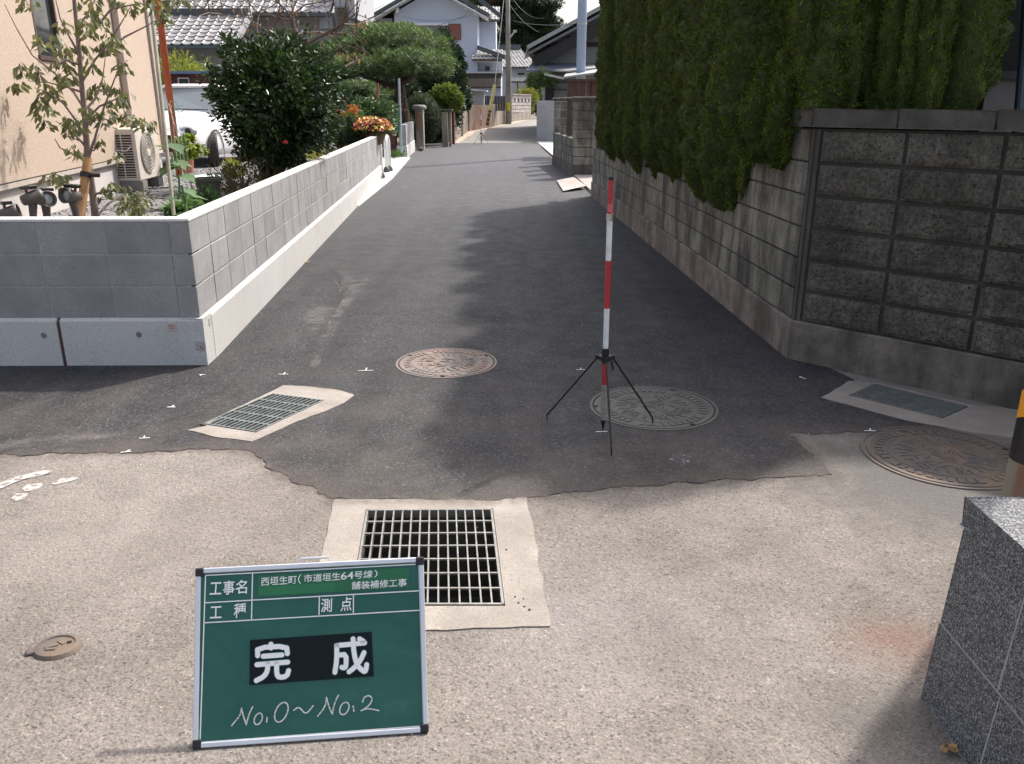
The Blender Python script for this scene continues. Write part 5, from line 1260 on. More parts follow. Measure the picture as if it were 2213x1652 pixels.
def roofplane(p0, p1, y0, y1, th, m, nm='roof'):
    a, b = at_y(*p0, y0), at_y(*p1, y0); dY = Vector((0, y1-y0, 0)); n_ = (b-a).cross(dY).normalized()
    if n_.z < 0: n_ = -n_
    return obj(nm, MB().prism([a, b, b+dY, a+dY], n_*th), m, wh)
slate = M('slate_roof', (.075, .085, .09), .6, 0, .15, 5)
roofplane((796, 42), (929, -35), Y-.7, Y+7.5, .16, slate); roofplane((929, -35), (1056, 36), Y-.7, Y+7.5, .16, slate)
for p0, p1 in (((797, 47), (929, -30)), ((929, -30), (1055, 41))):
    a, b = at_y(*p0, Y-.72), at_y(*p1, Y-.72); obj('bargeboard', MB().beam(a, b, .08, .26, (0, 1, 0)), wt, wh)
    a, b = at_y(p0[0], p0[1]+1, Y-.3), at_y(p1[0], p1[1]+1, Y-.3); obj('soffit', MB().beam(a+Vector((0, .2, -.06)), b+Vector((0, .2, -.06)), .5, .05, (0, 0, 1)), wt, wh)
for u, v in ((858, 22), (1027, 26), (1006, 14)): obj('purlin_end', uvbox(u-3, v-6, u+3, v+6, Y-.5, .5), wt, wh)
A, B = at_y(1036, 43, Y+2.2), at_y(1079, 43, Y+2.2); tile_roof(wh, A, B, (0, 1.8, .85), 6, 5, True); obj('hip_ridge', MB().beam(at_y(1036, -2, Y+2), at_y(1082, 36, Y+2.1), .25, .22), slate, wh)
A, B = at_y(1020, 128, Y-.9), at_y(1085, 129, Y-.9); B.z = A.z; tile_roof(wh, A, B, (0, 1.5, .55), 7, 4, True); obj('porch_ridge', MB().beam(at_y(1033, 103, Y-.2), at_y(1092, 124, Y-.7), .28, .24), slate, wh)
obj('porch_soffit', uvbox(1022, 129.5, 1086, 134, Y-.8, .7), wt, wh)
obj('awning', uvbox(894, 50, 968, 55, Y-.5, .5), wt, wh); wi = obj('window', uvbox(900, 56, 972, 82, Y-.04, .06), M('frame_grey', (.25, .25, .27)), wh); obj('pane', uvbox(903, 59, 970, 80, Y-.06, .03), M('shutter_grey', (.30, .31, .36), .6), wi)
shm = M('shutter_brown', (.30, .11, .08), .7); sh = obj('shutter', uvbox(962, 52, 996, 87, Y-.09, .04), M('shutter_frame', (.13, .05, .04)), wh)
for k in range(9): obj('slat', uvbox(964, 54+k*3.6, 994, 56.9+k*3.6, Y-.12, .05), shm, sh)
obj('vent', uvbox(1048, 144, 1058, 152, Y-.06, 1.6), M('vent_black', (.02, .02, .02)), wh)
obj('ledge', uvbox(850, 155.5, 1088, 158.5, Y-.35, .5), M('ledge_grey', (.50, .52, .54), .6), wh)
obj('dark_fascia', uvbox(852, 159, 1084, 169, Y-.15, .2), M('fascia_dark', (.05, .04, .04)), wh)
cmt = M('corrugated_brown', (.24, .19, .15), .7)
for k in range(46): obj('siding_board', uvbox(853+k*5.0, 170, 856.9+k*5.0, 188, Y-.20-(.02 if k % 2 else 0), .1), cmt, wh)
obj('siding_sill', uvbox(852, 188, 1083, 190.5, Y-.24, .26), M('fascia_dark', (.05, .04, .04)), wh)
ws = thing('storage_shed', 'pale grey storage shed with sloping white roof before the pale blue house', 'shed', at_y(1030, 240, 46))
obj('shed_body', uvprism([(998, 196), (1046, 199), (1046, 250), (998, 250)], 46.2, 2), M('shed_grey', (.42, .42, .44), .7), ws); obj('shed_roof', uvprism([(992, 190), (1052, 195.5), (1052, 198), (992, 194)], 45.8, 2.6), M('shed_white', (.72, .72, .72), .5), ws)
dwl = thing('dark_board_wall', 'dark grey board fence between the storage shed and the concrete utility pole', 'fence', at_y(1070, 240, 47.5))
for k in range(8): obj('board', uvbox(1046+k*5.8, 208, 1051.3+k*5.8, 240, 47.5, .06), M('dark_board', (.085, .085, .095), .8), dwl)

# ---- tiled house further back
th = thing('tiled_bungalow', 'bungalow with silvery tiled roof and small carport beyond the utility pole', 'house', (0, 62, .5))
A, B = at_y(1082, 145, 60), at_y(1155, 145, 60); Tt = at_y(1130, 107, 64); U = Vector((-.9, 4, Tt.z-A.z)); tile_roof(th, A+Vector((-.5, 0, 0)), B, U, 12, 14, True)
obj('ridge', MB().beam(A+U+Vector((-.6, 0, .12)), B+U+Vector((0, 0, .12)), .35, .36), slate, th)
obj('wall', uvbox(1084, 149, 1146, 232, 60.6, 4), M('mauve_render', (.38, .37, .39), .9, 0, .04), th)
obj('vent_grille', uvbox(1119, 158, 1133, 162, 60.5, .1), M('vent_black', (.02, .02, .02)), th)
cpt = thing('carport', 'small translucent roofed carport frame in front of the tiled bungalow', 'carport', at_y(1120, 200, 58))
for k in range(3): obj('roof_panel', uvprism([(1100+k*13, 168), (1111+k*13, 168), (1108+k*12, 176), (1099+k*11, 176)], 58, .08), M('carport_panel', (.45, .47, .40), .3), cpt)
obj('post', uvbox(1117, 176, 1120, 232, 58.1, .12), blk, cpt); obj('beam', uvbox(1099, 176.2, 1136, 179, 58, .12), blk, cpt)

# ---- dark traditional house on the other side
dh = thing('dark_gabled_house', 'dark timbered house with tiled gable roof behind the gateway', 'house', (5, 40, 0))
dk = M('dark_timber', (.028, .026, .026), .8); pl = M('grey_plaster', (.22, .225, .225), .9, 0, .06, 2)
obj('wall', uvbox(1187, 96, 1420, 300, 40, 8), pl, dh)
obj('gable', uvprism([(1176, 95), (1320, 15), (1500, 95)], 40.0, 8), M('gable_plaster', (.16, .165, .165), .9), dh)
obj('eave_underside', uvprism([(1146, 112), (1187, 92), (1187, 134), (1170, 134)], 39.9, 4), dk, dh)
a, b = at_y(1140, 107, 39), at_y(1330, 4, 39)
obj('roof', MB().prism([a, b, b+Vector((0, 9, 0)), a+Vector((0, 9, 0))], (0, 0, .16)), M('roof_dark_tile', (.14, .15, .15), .5), dh)
obj('bargeboard', MB().beam(a+Vector((0, -.05, -.20)), b+Vector((0, -.05, -.20)), .1, .30, (0, 1, 0)), M('weathered_barge', (.13, .13, .13), .7), dh)
obj('verge_tile', MB().beam(a+Vector((0, -.04, .08)), b+Vector((0, -.04, .08)), .16, .2, (0, 1, 0)), M('verge_tile', (.27, .30, .29), .5), dh)
obj('soffit', MB().beam(a+Vector((.3, .3, -.55)), b+Vector((.3, .3, -.55)), .5, .45, (0, 1, 0)), dk, dh)
obj('tie_beam', uvbox(1166, 92, 1420, 101, 39.9, .2), dk, dh); obj('king_post', uvbox(1226, 78, 1233, 92, 39.88, .2), dk, dh)
for u in (1256, 1296): obj('stud', uvbox(u, 101, u+6, 136, 39.9, .12), dk, dh)
obj('pent_roof', MB().prism([at_y(1136, 152, 38), at_y(1420, 152, 38), at_y(1420, 138, 39.9), at_y(1150, 136, 39.9)], (0, 0, -.1)), M('metal_roof_blue', (.12, .135, .18), .5), dh)
lr = thing('entrance_lean_to', 'sheet roofed entrance lean-to with timber walls beside the steel pole', 'lean-to', (3, 28, 0))
obj('roof_sheet', MB().prism([at_y(1171, 155, 39), at_y(1232, 144, 39.6), at_y(1300, 140, 40), at_y(1300, 149, 36), at_y(1227, 156, 36.5)], (0, 0, .06)), M('roof_sheet_grey', (.33, .335, .33), .5, .2), lr)
obj('gutter', MB().beam(at_y(1177, 161, 37.5), at_y(1219, 170, 37.2), .06, .08), M('gutter_pale', (.48, .49, .47), .5), lr)
obj('wall', uvbox(1196, 160, 1300, 300, 38.5, .3), pl, lr); obj('post', uvbox(1179, 168, 1196, 300, 38.2, .3), dk, lr)
for v in (177, 193): obj('batten', uvbox(1197, v, 1230, v+1.8, 38.4, .08), dk, lr)
obj('dark_eave', uvprism([(1153, 178), (1178, 165), (1196, 158), (1196, 176), (1172, 175)], 38.1, 1), dk, lr)
obj('side_roof', MB().prism([at_y(1218, 170, 25.5), at_y(1300, 159, 25.5), at_y(1300, 152, 27.5), at_y(1222, 164, 27.5)], (0, 0, .05)), M('roof_sheet_grey', (.33, .335, .33)), lr)
wgf = thing('timber_gate', 'brown timber gate screen with slatted gaps above the decorative block wall', 'gate', at_y(1245, 200, 24.5))
bw = M('gate_brown', (.085, .045, .035), .8, 0, .2, 8)
for u0, u1 in ((1220, 1228), (1232, 1242), (1246, 1256), (1262, 1268), (1270, 1282), (1286, 1300)): obj('slat', uvbox(u0+7, 172, u1+7, 300, 24.5, .08), bw, wgf)
obj('rail', uvbox(1225, 171, 1300, 176, 24.4, .07), bw, wgf)
gbx = thing('green_box', 'bright green panel glimpsed beyond the grey wall', 'panel', at_y(1172, 200, 70)); obj('panel', uvbox(1163, 192, 1176, 222, 62, 1), M('panel_green', (.03, .24, .17), .6), gbx)
obj('top', uvbox(1163, 190, 1176, 192.5, 61.9, 1.1), wt, gbx)

# ---- dark house on the near side behind the splayed wall
nh = thing('dark_near_house', 'dark walled house behind the conifers with grey dado and thin blue pipe', 'house', (3.4, 6.2, 0))
obj('wall', MB().bbox((3.32, 6.2, 1.80), (13, 14, 3.95)), M('near_black_wall', (.012, .011, .011), .9, 0, .2, 6), nh)  # near-black upper wall above the grey dado
obj('dado', MB().bbox((3.31, 6.16, -.03), (13, 14, 1.745)), mat_concrete('dado_render', (.17, .155, .15), .1, 0, .2), nh)
obj('sill', MB().bbox((3.29, 6.12, 1.745), (13, 14, 1.80)), M('dark_sill', (.03, .03, .03), .7), nh)
obj('eave', MB().prism([(3.2, 6.0, 3.95), (3.2, 14.5, 3.95), (13, 14.5, 3.95), (13, 6.0, 3.95)], (0, 0, .12)), M('eave_board', (.09, .08, .075)), nh)
obj('roof', MB().prism([(3.15, 5.95, 4.075), (3.15, 10, 5.6), (3.15, 14.6, 4.075)], (10, 0, 0)), tile_m, nh)
obj('downpipe', MB().tube([at_y(2196, 300, 5.9), at_y(2213, 110, 6.0), at_y(2222, -40, 6.0)], .03, 10), M('pipe_blue', (.03, .05, .07), .4), nh)

# ================================================================ FOLIAGE
def leaves_mesh(name, P_, D, L, Wd, seed=1, fold=.25, tint=None, jl=.35, nrm=None):
    """folded leaf-shaped faces: centres P_, pointing directions D"""
    r_ = np.random.RandomState(seed); P_ = np.asarray(P_, float); D = np.asarray(D, float); n = len(P_)
    D = D/np.maximum(1e-6, np.linalg.norm(D, axis=1))[:, None]
    rv = r_.randn(n, 3) if nrm is None else nrm+r_.randn(n, 3)*.35
    S = np.cross(D, rv); S /= np.maximum(1e-6, np.linalg.norm(S, axis=1))[:, None]; U = np.cross(S, D)
    l = L*(1-jl+2*jl*r_.rand(n))[:, None]; w_ = Wd*(1-jl*.6+1.2*jl*r_.rand(n))[:, None]
    V = np.empty((n, 4, 3)); V[:, 0] = P_-D*l*.5; V[:, 1] = P_+S*w_*.5+U*w_*fold; V[:, 2] = P_+D*l*.5; V[:, 3] = P_-S*w_*.5+U*w_*fold
    i = 4*np.arange(n)[:, None]; F_ = np.concatenate([i+np.array([[0, 1, 2]]), i+np.array([[0, 2, 3]])])
    t_ = r_.rand(n) if tint is None else tint
    return npmesh(name, V.reshape(-1, 3), F_, np.repeat(t_, 4))
def unit(r_, n):
    v = r_.randn(n, 3); return v/np.linalg.norm(v, axis=1)[:, None]
def join_leaves(name, parts, attr='tint'):
    V = []; F_ = []; T = []; k = 0
    for me in parts:
        n = len(me.vertices); v = np.empty(n*3, np.float32); me.vertices.foreach_get('co', v); V.append(v.reshape(-1, 3))
        f = np.empty(len(me.loops), np.int32); me.loops.foreach_get('vertex_index', f); F_.append(f.reshape(-1, 3)+k); k += n
        t_ = np.empty(n, np.float32); me.attributes[attr].data.foreach_get('value', t_); T.append(t_); bpy.data.meshes.remove(me)
    return npmesh(name, np.concatenate(V), np.concatenate(F_), np.concatenate(T))
def blobnoise(p, s=1.0, seed=0): return noise.noise((p[0]*s+seed, p[1]*s, p[2]*s))
bark_m = M('bark_brown', (.11, .075, .055), .9, 0, .35, 14, .6, 60); bark2_m = M('bark_grey', (.20, .15, .135), .9, 0, .25, 10, .5, 60, dirt=(.12, .08, .07))

con_shade = M('conifer_gap_shade', (.040, .055, .010), .9, 0, .5, 22, .9, 90)  # dark crown surface tone paints shade into the gaps between sprays
# ---- conifers: columns of small upswept sprays gathered in knobbly vertical ropes
con_m = mat_leaf('conifer_green', [(0, (.045, .068, .008)), (.4, (.098, .145, .015)), (.75, (.185, .235, .024)), (1, (.29, .28, .05))], .7, .14, .2)
_n = con_m.node_tree; _b = _n.nodes.new('ShaderNodeBump'); _q = _n.nodes.new('ShaderNodeTexNoise'); _q.inputs['Scale'].default_value = 130; _q.inputs['Detail'].default_value = 4; _n.links.new(_q.outputs['Fac'], _b.inputs['Height']); _b.inputs['Distance'].default_value = .02; _b.inputs['Strength'].default_value = .8; _n.links.new(_b.outputs[0], _n.nodes['Principled BSDF'].inputs['Normal']); _g = _n.nodes.new('ShaderNodeNewGeometry'); _n.links.new(_g.outputs['Position'], _q.inputs['Vector'])
core_m = M('leaf_gap_shade', (.010, .016, .006), .95, 0, .3, 8)  # near-black colour of the foliage cores stands in for shade between leaves
def conifer(name, label, R0, H, seed, loc, group):
    t = thing(name, label, 'conifer', (0, 0, 0), group); r_ = np.random.RandomState(seed)
    def rad(a, z):
        c, s_ = math.cos(a), math.sin(a)
        f = min(1, (H-z)/(H*.30)+.12)**.7*(.55+.45*min(1, (z+.04)/.38)**.5)
        k = noise.noise((c*3.4+seed, s_*3.4, z*.42)); cl = math.exp(-(noise.noise((c*2.3+seed*3, s_*2.3, z*.30))*7)**2)
        w1 = noise.noise((c*5+seed, s_*5+7, z*2.2))
        q = Vector((c*R0*8.5+w1*.5+seed, s_*R0*8.5, z*5.8+w1*.8)); d = noise.voronoi(q)[0][0]
        q2 = q*2.3; d2 = noise.voronoi(q2)[0][0]
        lump = (.50-d)*.15+(.45-d2)*.055
        return R0*f*(1+.26*k-.24*cl)+lump, lump
    nz, na = int(H*42), 168; V = []; T = []
    for i in range(nz+1):
        z = H*i/nz*.985
        for j in range(na):
            a = 2*math.pi*(j+(i % 2)*.5)/na; q, lp_ = rad(a, z); V.append((q*math.cos(a), q*math.sin(a), z+lp_*.5))
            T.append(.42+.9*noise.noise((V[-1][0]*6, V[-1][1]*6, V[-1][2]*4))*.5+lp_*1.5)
    V = np.array(V); I, J = np.meshgrid(np.arange(nz), np.arange(na), indexing='ij'); I = I.ravel(); J = J.ravel(); J2 = (J+1) % na
    F4 = np.stack([I*na+J, I*na+J2, (I+1)*na+J2, (I+1)*na+J], 1)
    me = npmesh('crown', V, F4, np.clip(T, 0, 1)); me.shade_smooth(); obj('crown', me, con_shade, t, kind='stuff')
    n = 64000; P_ = np.empty((n, 3)); D = np.empty((n, 3)); tt = np.empty(n)
    A = V[F4[r_.randint(0, len(F4), n)]]; u_ = r_.rand(n, 1); v_ = r_.rand(n, 1)
    P_ = A[:, 0]*(1-u_)*(1-v_)+A[:, 1]*u_*(1-v_)+A[:, 2]*u_*v_+A[:, 3]*(1-u_)*v_
    Nf = np.cross(A[:, 1]-A[:, 0], A[:, 3]-A[:, 0]); Nf /= np.maximum(1e-9, np.linalg.norm(Nf, axis=1))[:, None]
    D = Nf*.95+np.array([0, 0, .65])+r_.randn(n, 3)*.50; P_ = P_+Nf*(.004+.018*r_.rand(n, 1)**2)
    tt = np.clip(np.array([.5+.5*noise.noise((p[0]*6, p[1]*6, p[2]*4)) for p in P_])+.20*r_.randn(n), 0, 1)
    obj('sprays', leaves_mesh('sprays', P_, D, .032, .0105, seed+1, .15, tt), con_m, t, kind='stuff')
    obj('trunk', MB().tube([(0, 0, -.9), (0, 0, H*.8)], [.05, .02], 8), bark_m, t)
    t.location = loc; return t
CG = 'clipped conifers growing along and over the old block wall'
xw = lambda y: 1.80-.0405*(y-5.22)
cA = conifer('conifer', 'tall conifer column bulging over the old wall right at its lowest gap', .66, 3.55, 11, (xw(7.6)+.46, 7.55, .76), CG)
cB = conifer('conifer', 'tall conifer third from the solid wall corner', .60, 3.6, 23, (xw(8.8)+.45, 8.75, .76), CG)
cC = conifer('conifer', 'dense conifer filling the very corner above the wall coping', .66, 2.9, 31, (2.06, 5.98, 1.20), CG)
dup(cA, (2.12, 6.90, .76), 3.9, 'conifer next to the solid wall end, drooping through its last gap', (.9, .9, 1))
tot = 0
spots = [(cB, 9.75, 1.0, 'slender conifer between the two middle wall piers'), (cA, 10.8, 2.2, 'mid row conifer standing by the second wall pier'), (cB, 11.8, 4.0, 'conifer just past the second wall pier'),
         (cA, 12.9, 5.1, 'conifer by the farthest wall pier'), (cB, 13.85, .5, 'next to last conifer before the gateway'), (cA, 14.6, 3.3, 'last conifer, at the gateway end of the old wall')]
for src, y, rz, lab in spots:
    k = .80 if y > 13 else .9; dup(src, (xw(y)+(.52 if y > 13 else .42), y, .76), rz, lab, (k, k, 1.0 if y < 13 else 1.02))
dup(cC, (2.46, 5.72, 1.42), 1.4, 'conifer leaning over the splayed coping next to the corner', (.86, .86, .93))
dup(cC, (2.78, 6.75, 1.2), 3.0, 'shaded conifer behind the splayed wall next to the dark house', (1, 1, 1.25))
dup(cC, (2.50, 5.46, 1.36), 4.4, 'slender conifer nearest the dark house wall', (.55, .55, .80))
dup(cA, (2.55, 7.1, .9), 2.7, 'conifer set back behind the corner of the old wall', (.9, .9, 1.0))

# ---- camellia
def shrub_points(r_, c, rx, ry, rz, n, shell=.55, lump=.22, seed=0, fr=1.6, bottom=-.85, taper=0):
    P_ = []; N2 = []
    while len(P_) < n:
        d = unit(r_, 1)[0]
        if d[2] < bottom: continue
        q = 1+lump*noise.noise((d[0]*fr*2+seed, d[1]*fr*2, d[2]*fr*2))*1.8; k = (shell+(1-shell)*r_.rand()**.6)*q
        P_.append((c[0]+d[0]*rx*k*(1+taper*min(0, d[2])), c[1]+d[1]*ry*k*(1+taper*min(0, d[2])), c[2]+d[2]*rz*k)); N2.append(d)
    return np.array(P_), np.array(N2)
def leafy(name, label, cat, c, r3, n, L, Wd, m, seed, shell=.5, lump=.22, droop=0, group=None, core=None, trunk=None, clump=10, spread=.09, fr=1.6, stems=6, bottom=-.85, tshift=0, taper=0):
    r_ = np.random.RandomState(seed); t = thing(name, label, cat, (c[0], c[1], c[2]-r3[2]), group)
    Cc, Nn = shrub_points(r_, c, *r3, n//clump, shell, lump, seed, fr, bottom, taper)
    off = unit(r_, len(Cc)*clump).reshape(len(Cc), clump, 3)*spread*(.3+.7*r_.rand(len(Cc), clump, 1)); P_ = (Cc[:, None]+off).reshape(-1, 3)
    D = (Nn[:, None]*.6+off/spread*.9+np.array([0, 0, -droop])+r_.randn(len(Cc), clump, 3)*.25).reshape(-1, 3)
    tc = np.array([noise.noise((p[0]*2.5, p[1]*2.5, p[2]*2.5)) for p in Cc])
    tint = np.clip(.5+tshift+.35*np.repeat(tc, clump)+.22*r_.randn(len(P_)), 0, 1)
    obj('foliage', leaves_mesh('foliage', P_, D, L, Wd, seed, .22, tint), m, t, kind='stuff')
    if core:
        cm = MB(); na, nb = 18, 12
        for i in range(nb+1):
            for j in range(na):
                ph = math.pi*i/nb; a = 2*math.pi*j/na; d = (math.sin(ph)*math.cos(a), math.sin(ph)*math.sin(a), math.cos(ph)); q = core*(1+lump*noise.noise((d[0]*fr*2+seed, d[1]*fr*2, d[2]*fr*2))*1.8)
                cm.v.append((c[0]+d[0]*r3[0]*q, c[1]+d[1]*r3[1]*q, c[2]+d[2]*r3[2]*q))
        cm.f = [(i*na+j, i*na+(j+1) % na, (i+1)*na+(j+1) % na, (i+1)*na+j) for i in range(nb) for j in range(na)]
        obj('shade_core', cm, core_m, t)
    if trunk:
        base = Vector(trunk)
        for k in range(stems):
            a = 2*math.pi*k/stems+.4; tip = Vector((c[0]+r3[0]*.7*math.cos(a), c[1]+r3[1]*.7*math.sin(a), c[2]+r3[2]*(.1+.25*(k % 3)))); mid = base.lerp(tip, .45)+Vector((0, 0, .06*r3[2]))
            obj('stem', MB().tube([base+Vector((.03*math.cos(a), .03*math.sin(a), 0)), mid, tip], [.035, .025, .008], 7), bark_m, t)
    return t
cam_m = mat_leaf('camellia_leaf', [(0, (.012, .026, .009)), (.5, (.030, .068, .018)), (.8, (.060, .115, .028)), (1, (.13, .20, .05))], .34, .12, .6)
cc_ = at_y(598, 228, 10.7)
leafy('camellia_bush', 'large dark glossy camellia bush leaning over the new block wall', 'bush', (cc_.x, 10.7, cc_.z), (.78, .82, .80), 21000, .070, .036, cam_m, 5, .50, .26, core=None, trunk=(at_y(585, 385, 10.6).x, 10.6, .55), clump=9, spread=.085, stems=9, bottom=-.93, taper=.58)
o = bpy.data.objects['camellia_bush']
cm = MB()
for (dx, dz, q) in ((0, .05, .52), (-.3, -.05, .36), (.32, 0, .36), (.05, .35, .34), (0, -.32, .30)):
    cm.lathe([(0, -q), (q*.7, -q*.7), (q, 0), (q*.7, q*.7), (0, q)], (cc_.x+dx, 10.75, cc_.z+dz), 12)
obj('shade_core', cm, core_m, o)
fl_r = M('camellia_red', (.40, .01, .02), .5)
for u, v in ((617, 308),):
    if u == 812: continue
    p = at_y(u, v, 9.95); obj('bloom', MB().lathe([(0, -.02), (.03, -.01), (.034, .01), (.01, .02)], p, 9), fl_r, o)

# ---- young broadleaf tree by the wall
yt = thing('young_tree', 'young slender tree with drooping two-toned leaves tied to a stake by the beige house', 'tree', at_y(203, 470, 7.2))
TY = 7.2
def tp(u, v, dy=0): return at_y(u, v, TY+dy)
tb = MB()
trunk_path = [(207, 480), (203, 440), (198, 400), (190, 345), (186, 290), (182, 235), (176, 180), (172, 120), (166, 60), (160, 0), (156, -70), (152, -150)]
tb.tube([tp(u, v) for u, v in trunk_path], [.031, .030, .028, .026, .024, .022, .020, .018, .016, .014, .010, .006], 10); obj('trunk', tb, bark2_m, yt, smooth=True)
brs = [((190, 345), (205, 300), (222, 240), (248, 170), (275, 130)), ((186, 300), (165, 262), (138, 225), (105, 200), (75, 190)), ((188, 320), (170, 300), (150, 280), (120, 262)), ((182, 235), (160, 200), (120, 160), (70, 120), (35, 60), (10, 10)),
       ((176, 180), (205, 130), (235, 95), (262, 50), (285, 10)), ((172, 120), (150, 80), (130, 40), (118, -10)), ((166, 60), (190, 30), (215, -20)), ((186, 270), (210, 255), (245, 262), (275, 250)), ((182, 240), (205, 215), (222, 170), (228, 120)),
       ((190, 345), (160, 335), (130, 320), (118, 300)), ((188, 330), (205, 310), (215, 290)), ((178, 200), (150, 190), (110, 180), (60, 175)), ((172, 140), (140, 130), (110, 150)), ((230, 110), (270, 80), (310, 60), (345, 40)), ((200, 420), (170, 405), (120, 395), (100, 385)),
       ((168, 90), (200, 70), (240, 20), (300, 8), (345, 15)), ((186, 260), (215, 230), (250, 215), (270, 200)), ((205, 420), (225, 415), (250, 412)), ((207, 470), (235, 440), (260, 425), (275, 432))]
bm_ = MB(); twigs = []
rt_ = random.Random(12)
for br in brs:
    dy = rt_.uniform(-.45, .45); n = len(br); pts_ = [tp(u, v, dy*i/(n-1)) for i, (u, v) in enumerate(br)]; bm_.tube(pts_, [.012-.009*i/(n-1) for i in range(n)], 6)
    for i in range(1, n):
        for q in range(3): f = rt_.random(); twigs.append(pts_[i-1].lerp(pts_[i], f))
obj('branches', bm_, bark2_m, yt, kind='stuff')
clus = [(48, 155, 34), (40, 190, 30), (85, 160, 26), (95, 195, 24), (115, 205, 28), (90, 225, 28), (130, 175, 28), (150, 175, 22), (80, 245, 30), (105, 238, 24), (150, 265, 30), (165, 275, 26), (145, 290, 22), (190, 250, 26), (140, 320, 0), (200, 205, 28), (225, 190, 28), (250, 205, 22),
        (235, 232, 24), (265, 222, 26), (275, 215, 20), (245, 255, 24), (225, 262, 22), (290, 262, 20), (215, 50, 32), (195, 65, 24), (240, 85, 28), (225, 105, 26), (255, 100, 20), (205, 40, 24), (180, 60, 22), (262, 145, 24), (240, 108, 18), (120, 95, 28), (90, 92, 22), (140, 110, 24),
        (145, 145, 22), (180, 115, 20), (285, 20, 24), (260, 10, 22), (330, 12, 26), (350, 40, 28), (370, 2, 22), (385, 8, 18), (255, 340, 18), (215, 312, 14), (160, 328, 20), (175, 330, 14), (110, 365, 0), (115, 385, 24), (135, 395, 24), (95, 395, 14), (245, 412, 26), (225, 418, 24), (265, 418, 20),
        (285, 425, 24), (300, 440, 22), (268, 452, 18), (305, 455, 20), (290, 460, 20), (270, 262, 18), (315, 268, 20), (325, 275, 18), (140, 60, 18), (60, 10, 20), (205, 5, 20), (170, 10, 16), (100, 275, 18), (120, 130, 18), (200, 145, 20)]
lp = []; ld = []; tn = []
for u, v, k in clus:
    dy = rt_.uniform(-.5, .5); c = tp(u, v, dy)
    nears = min(twigs, key=lambda q: (q-c).length); bmx = MB().tube([nears, c+Vector((0, 0, .02))], [.004, .002], 4); twigs.append(c)
    bm_.v += []; lp2 = k
    for _ in range(int(k*.74)):
        a = rt_.random()*6.28; e = rt_.random(); r0 = rt_.uniform(.01, .08); st_ = c+Vector((math.cos(a)*r0, math.sin(a)*r0, rt_.uniform(-.05, .05)-r0*.2))
        d = Vector((math.cos(a)*.65, math.sin(a)*.65, -rt_.uniform(.3, 1.3))); lp.append(st_); ld.append(d); tn.append(min(1, max(0, rt_.gauss(.45, .25))))
yl_m = mat_leaf('young_tree_leaf', [(0, (.085, .100, .045)), (.45, (.150, .160, .080)), (.78, (.225, .200, .115)), (1, (.36, .17, .10))], .45, .3)
obj('foliage', leaves_mesh('foliage', [tuple(p) for p in lp], [tuple(d) for d in ld], .076, .036, 4, .2, np.array(tn)), yl_m, yt, kind='stuff')
tw = MB()
for u, v, k in clus:
    c = tp(u, v, 0); 
for p_ in lp[::9]:
    q = min(twigs, key=lambda q_: (q_-p_).length if (q_-p_).length > .01 else 9); tw.tube([p_, q], .0025, 3, False)
obj('twigs', tw, bark2_m, yt, kind='stuff')

# ---- small plants and potted plants behind the wall
coleus = mat_leaf('coleus_leaf', [(0, (.10, .16, .02)), (.5, (.24, .30, .04)), (1, (.46, .44, .08))], .6, .3)
vine_m = mat_leaf('vine_leaf', [(0, (.05, .10, .04)), (.5, (.10, .18, .07)), (1, (.20, .28, .12))], .6, .3)
herb_m = mat_leaf('herb_leaf', [(0, (.018, .045, .018)), (.5, (.035, .08, .030)), (1, (.08, .12, .04))], .55, .15)
c = at_y(408, 322, 11.2); leafy('coleus', 'yellow green coleus filling the terracotta pot', 'plant', (c.x, 11.2, c.z), (.20, .2, .16), 420, .085, .055, coleus, 8, .3, .2, .2, spread=.04, clump=6)
def vine(name, label, pts_, m, L, seed, n=4, lw=.8, cat='plant'):
    t = thing(name, label, cat, pts_[0]); obj('stem', MB().tube(pts_, .008, 6), M('stem_green', (.06, .10, .03), .7), t); r2 = random.Random(seed)
    for i in range(len(pts_)-1):
        for k in range(n):
            p = pts_[i].lerp(pts_[i+1], r2.random()); a = r2.random()*6.28; d = Vector((math.cos(a), math.sin(a)*.7, r2.uniform(-.3, .25))).normalized(); s_ = d.cross(Vector((0, 0, 1))).normalized(); u_ = s_.cross(d)
            l = L*r2.uniform(.6, 1.2); o_ = p+d*.05; mb = MB()
            prof = [(0, 0), (.12, .30), (.38, .48), (.60, .34), (.75, .16), (1, 0)]; vv = []
            for f, wv in prof: vv += [o_+d*l*f+s_*wv*l*lw+u_*(.10*l*wv-.16*l*f*f), o_+d*l*f-u_*(.16*l*f*f), o_+d*l*f-s_*wv*l*lw+u_*(.10*l*wv-.16*l*f*f)]
            mb.add(vv, [(3*j, 3*j+1, 3*j+4, 3*j+3) for j in range(5)]+[(3*j+1, 3*j+2, 3*j+5, 3*j+4) for j in range(5)]); me = mb.mesh('leaf', True)
            at = me.attributes.new('tint', 'FLOAT', 'POINT'); tv = r2.random(); at.data.foreach_set('value', [tv]*len(me.vertices)); me.materials.append(m)
            obj('leaf', me, None, t)
    return t
vine('climbing_vine', 'broad leaved vine climbing the green net near the bamboo pole', [at_y(392, 470, 8.0), at_y(388, 420, 8.2), at_y(386, 375, 8.4), at_y(375, 330, 8.5), at_y(362, 300, 8.6)], vine_m, .19, 5, 5)
vine('young_vine', 'low young vine on a dark thin stake just behind the new wall corner', [at_y(405, 478, 6.9), at_y(402, 440, 7.0), at_y(392, 400, 7.0)], vine_m, .17, 9, 5)
c = at_y(437, 432, 8.6); leafy('leafy_weed', 'dark feathery green plant low behind the new wall corner', 'plant', (c.x, 8.6, c.z-.04), (.34, .25, .16), 1500, .05, .02, herb_m, 3, .2, .3, -.3, spread=.06)
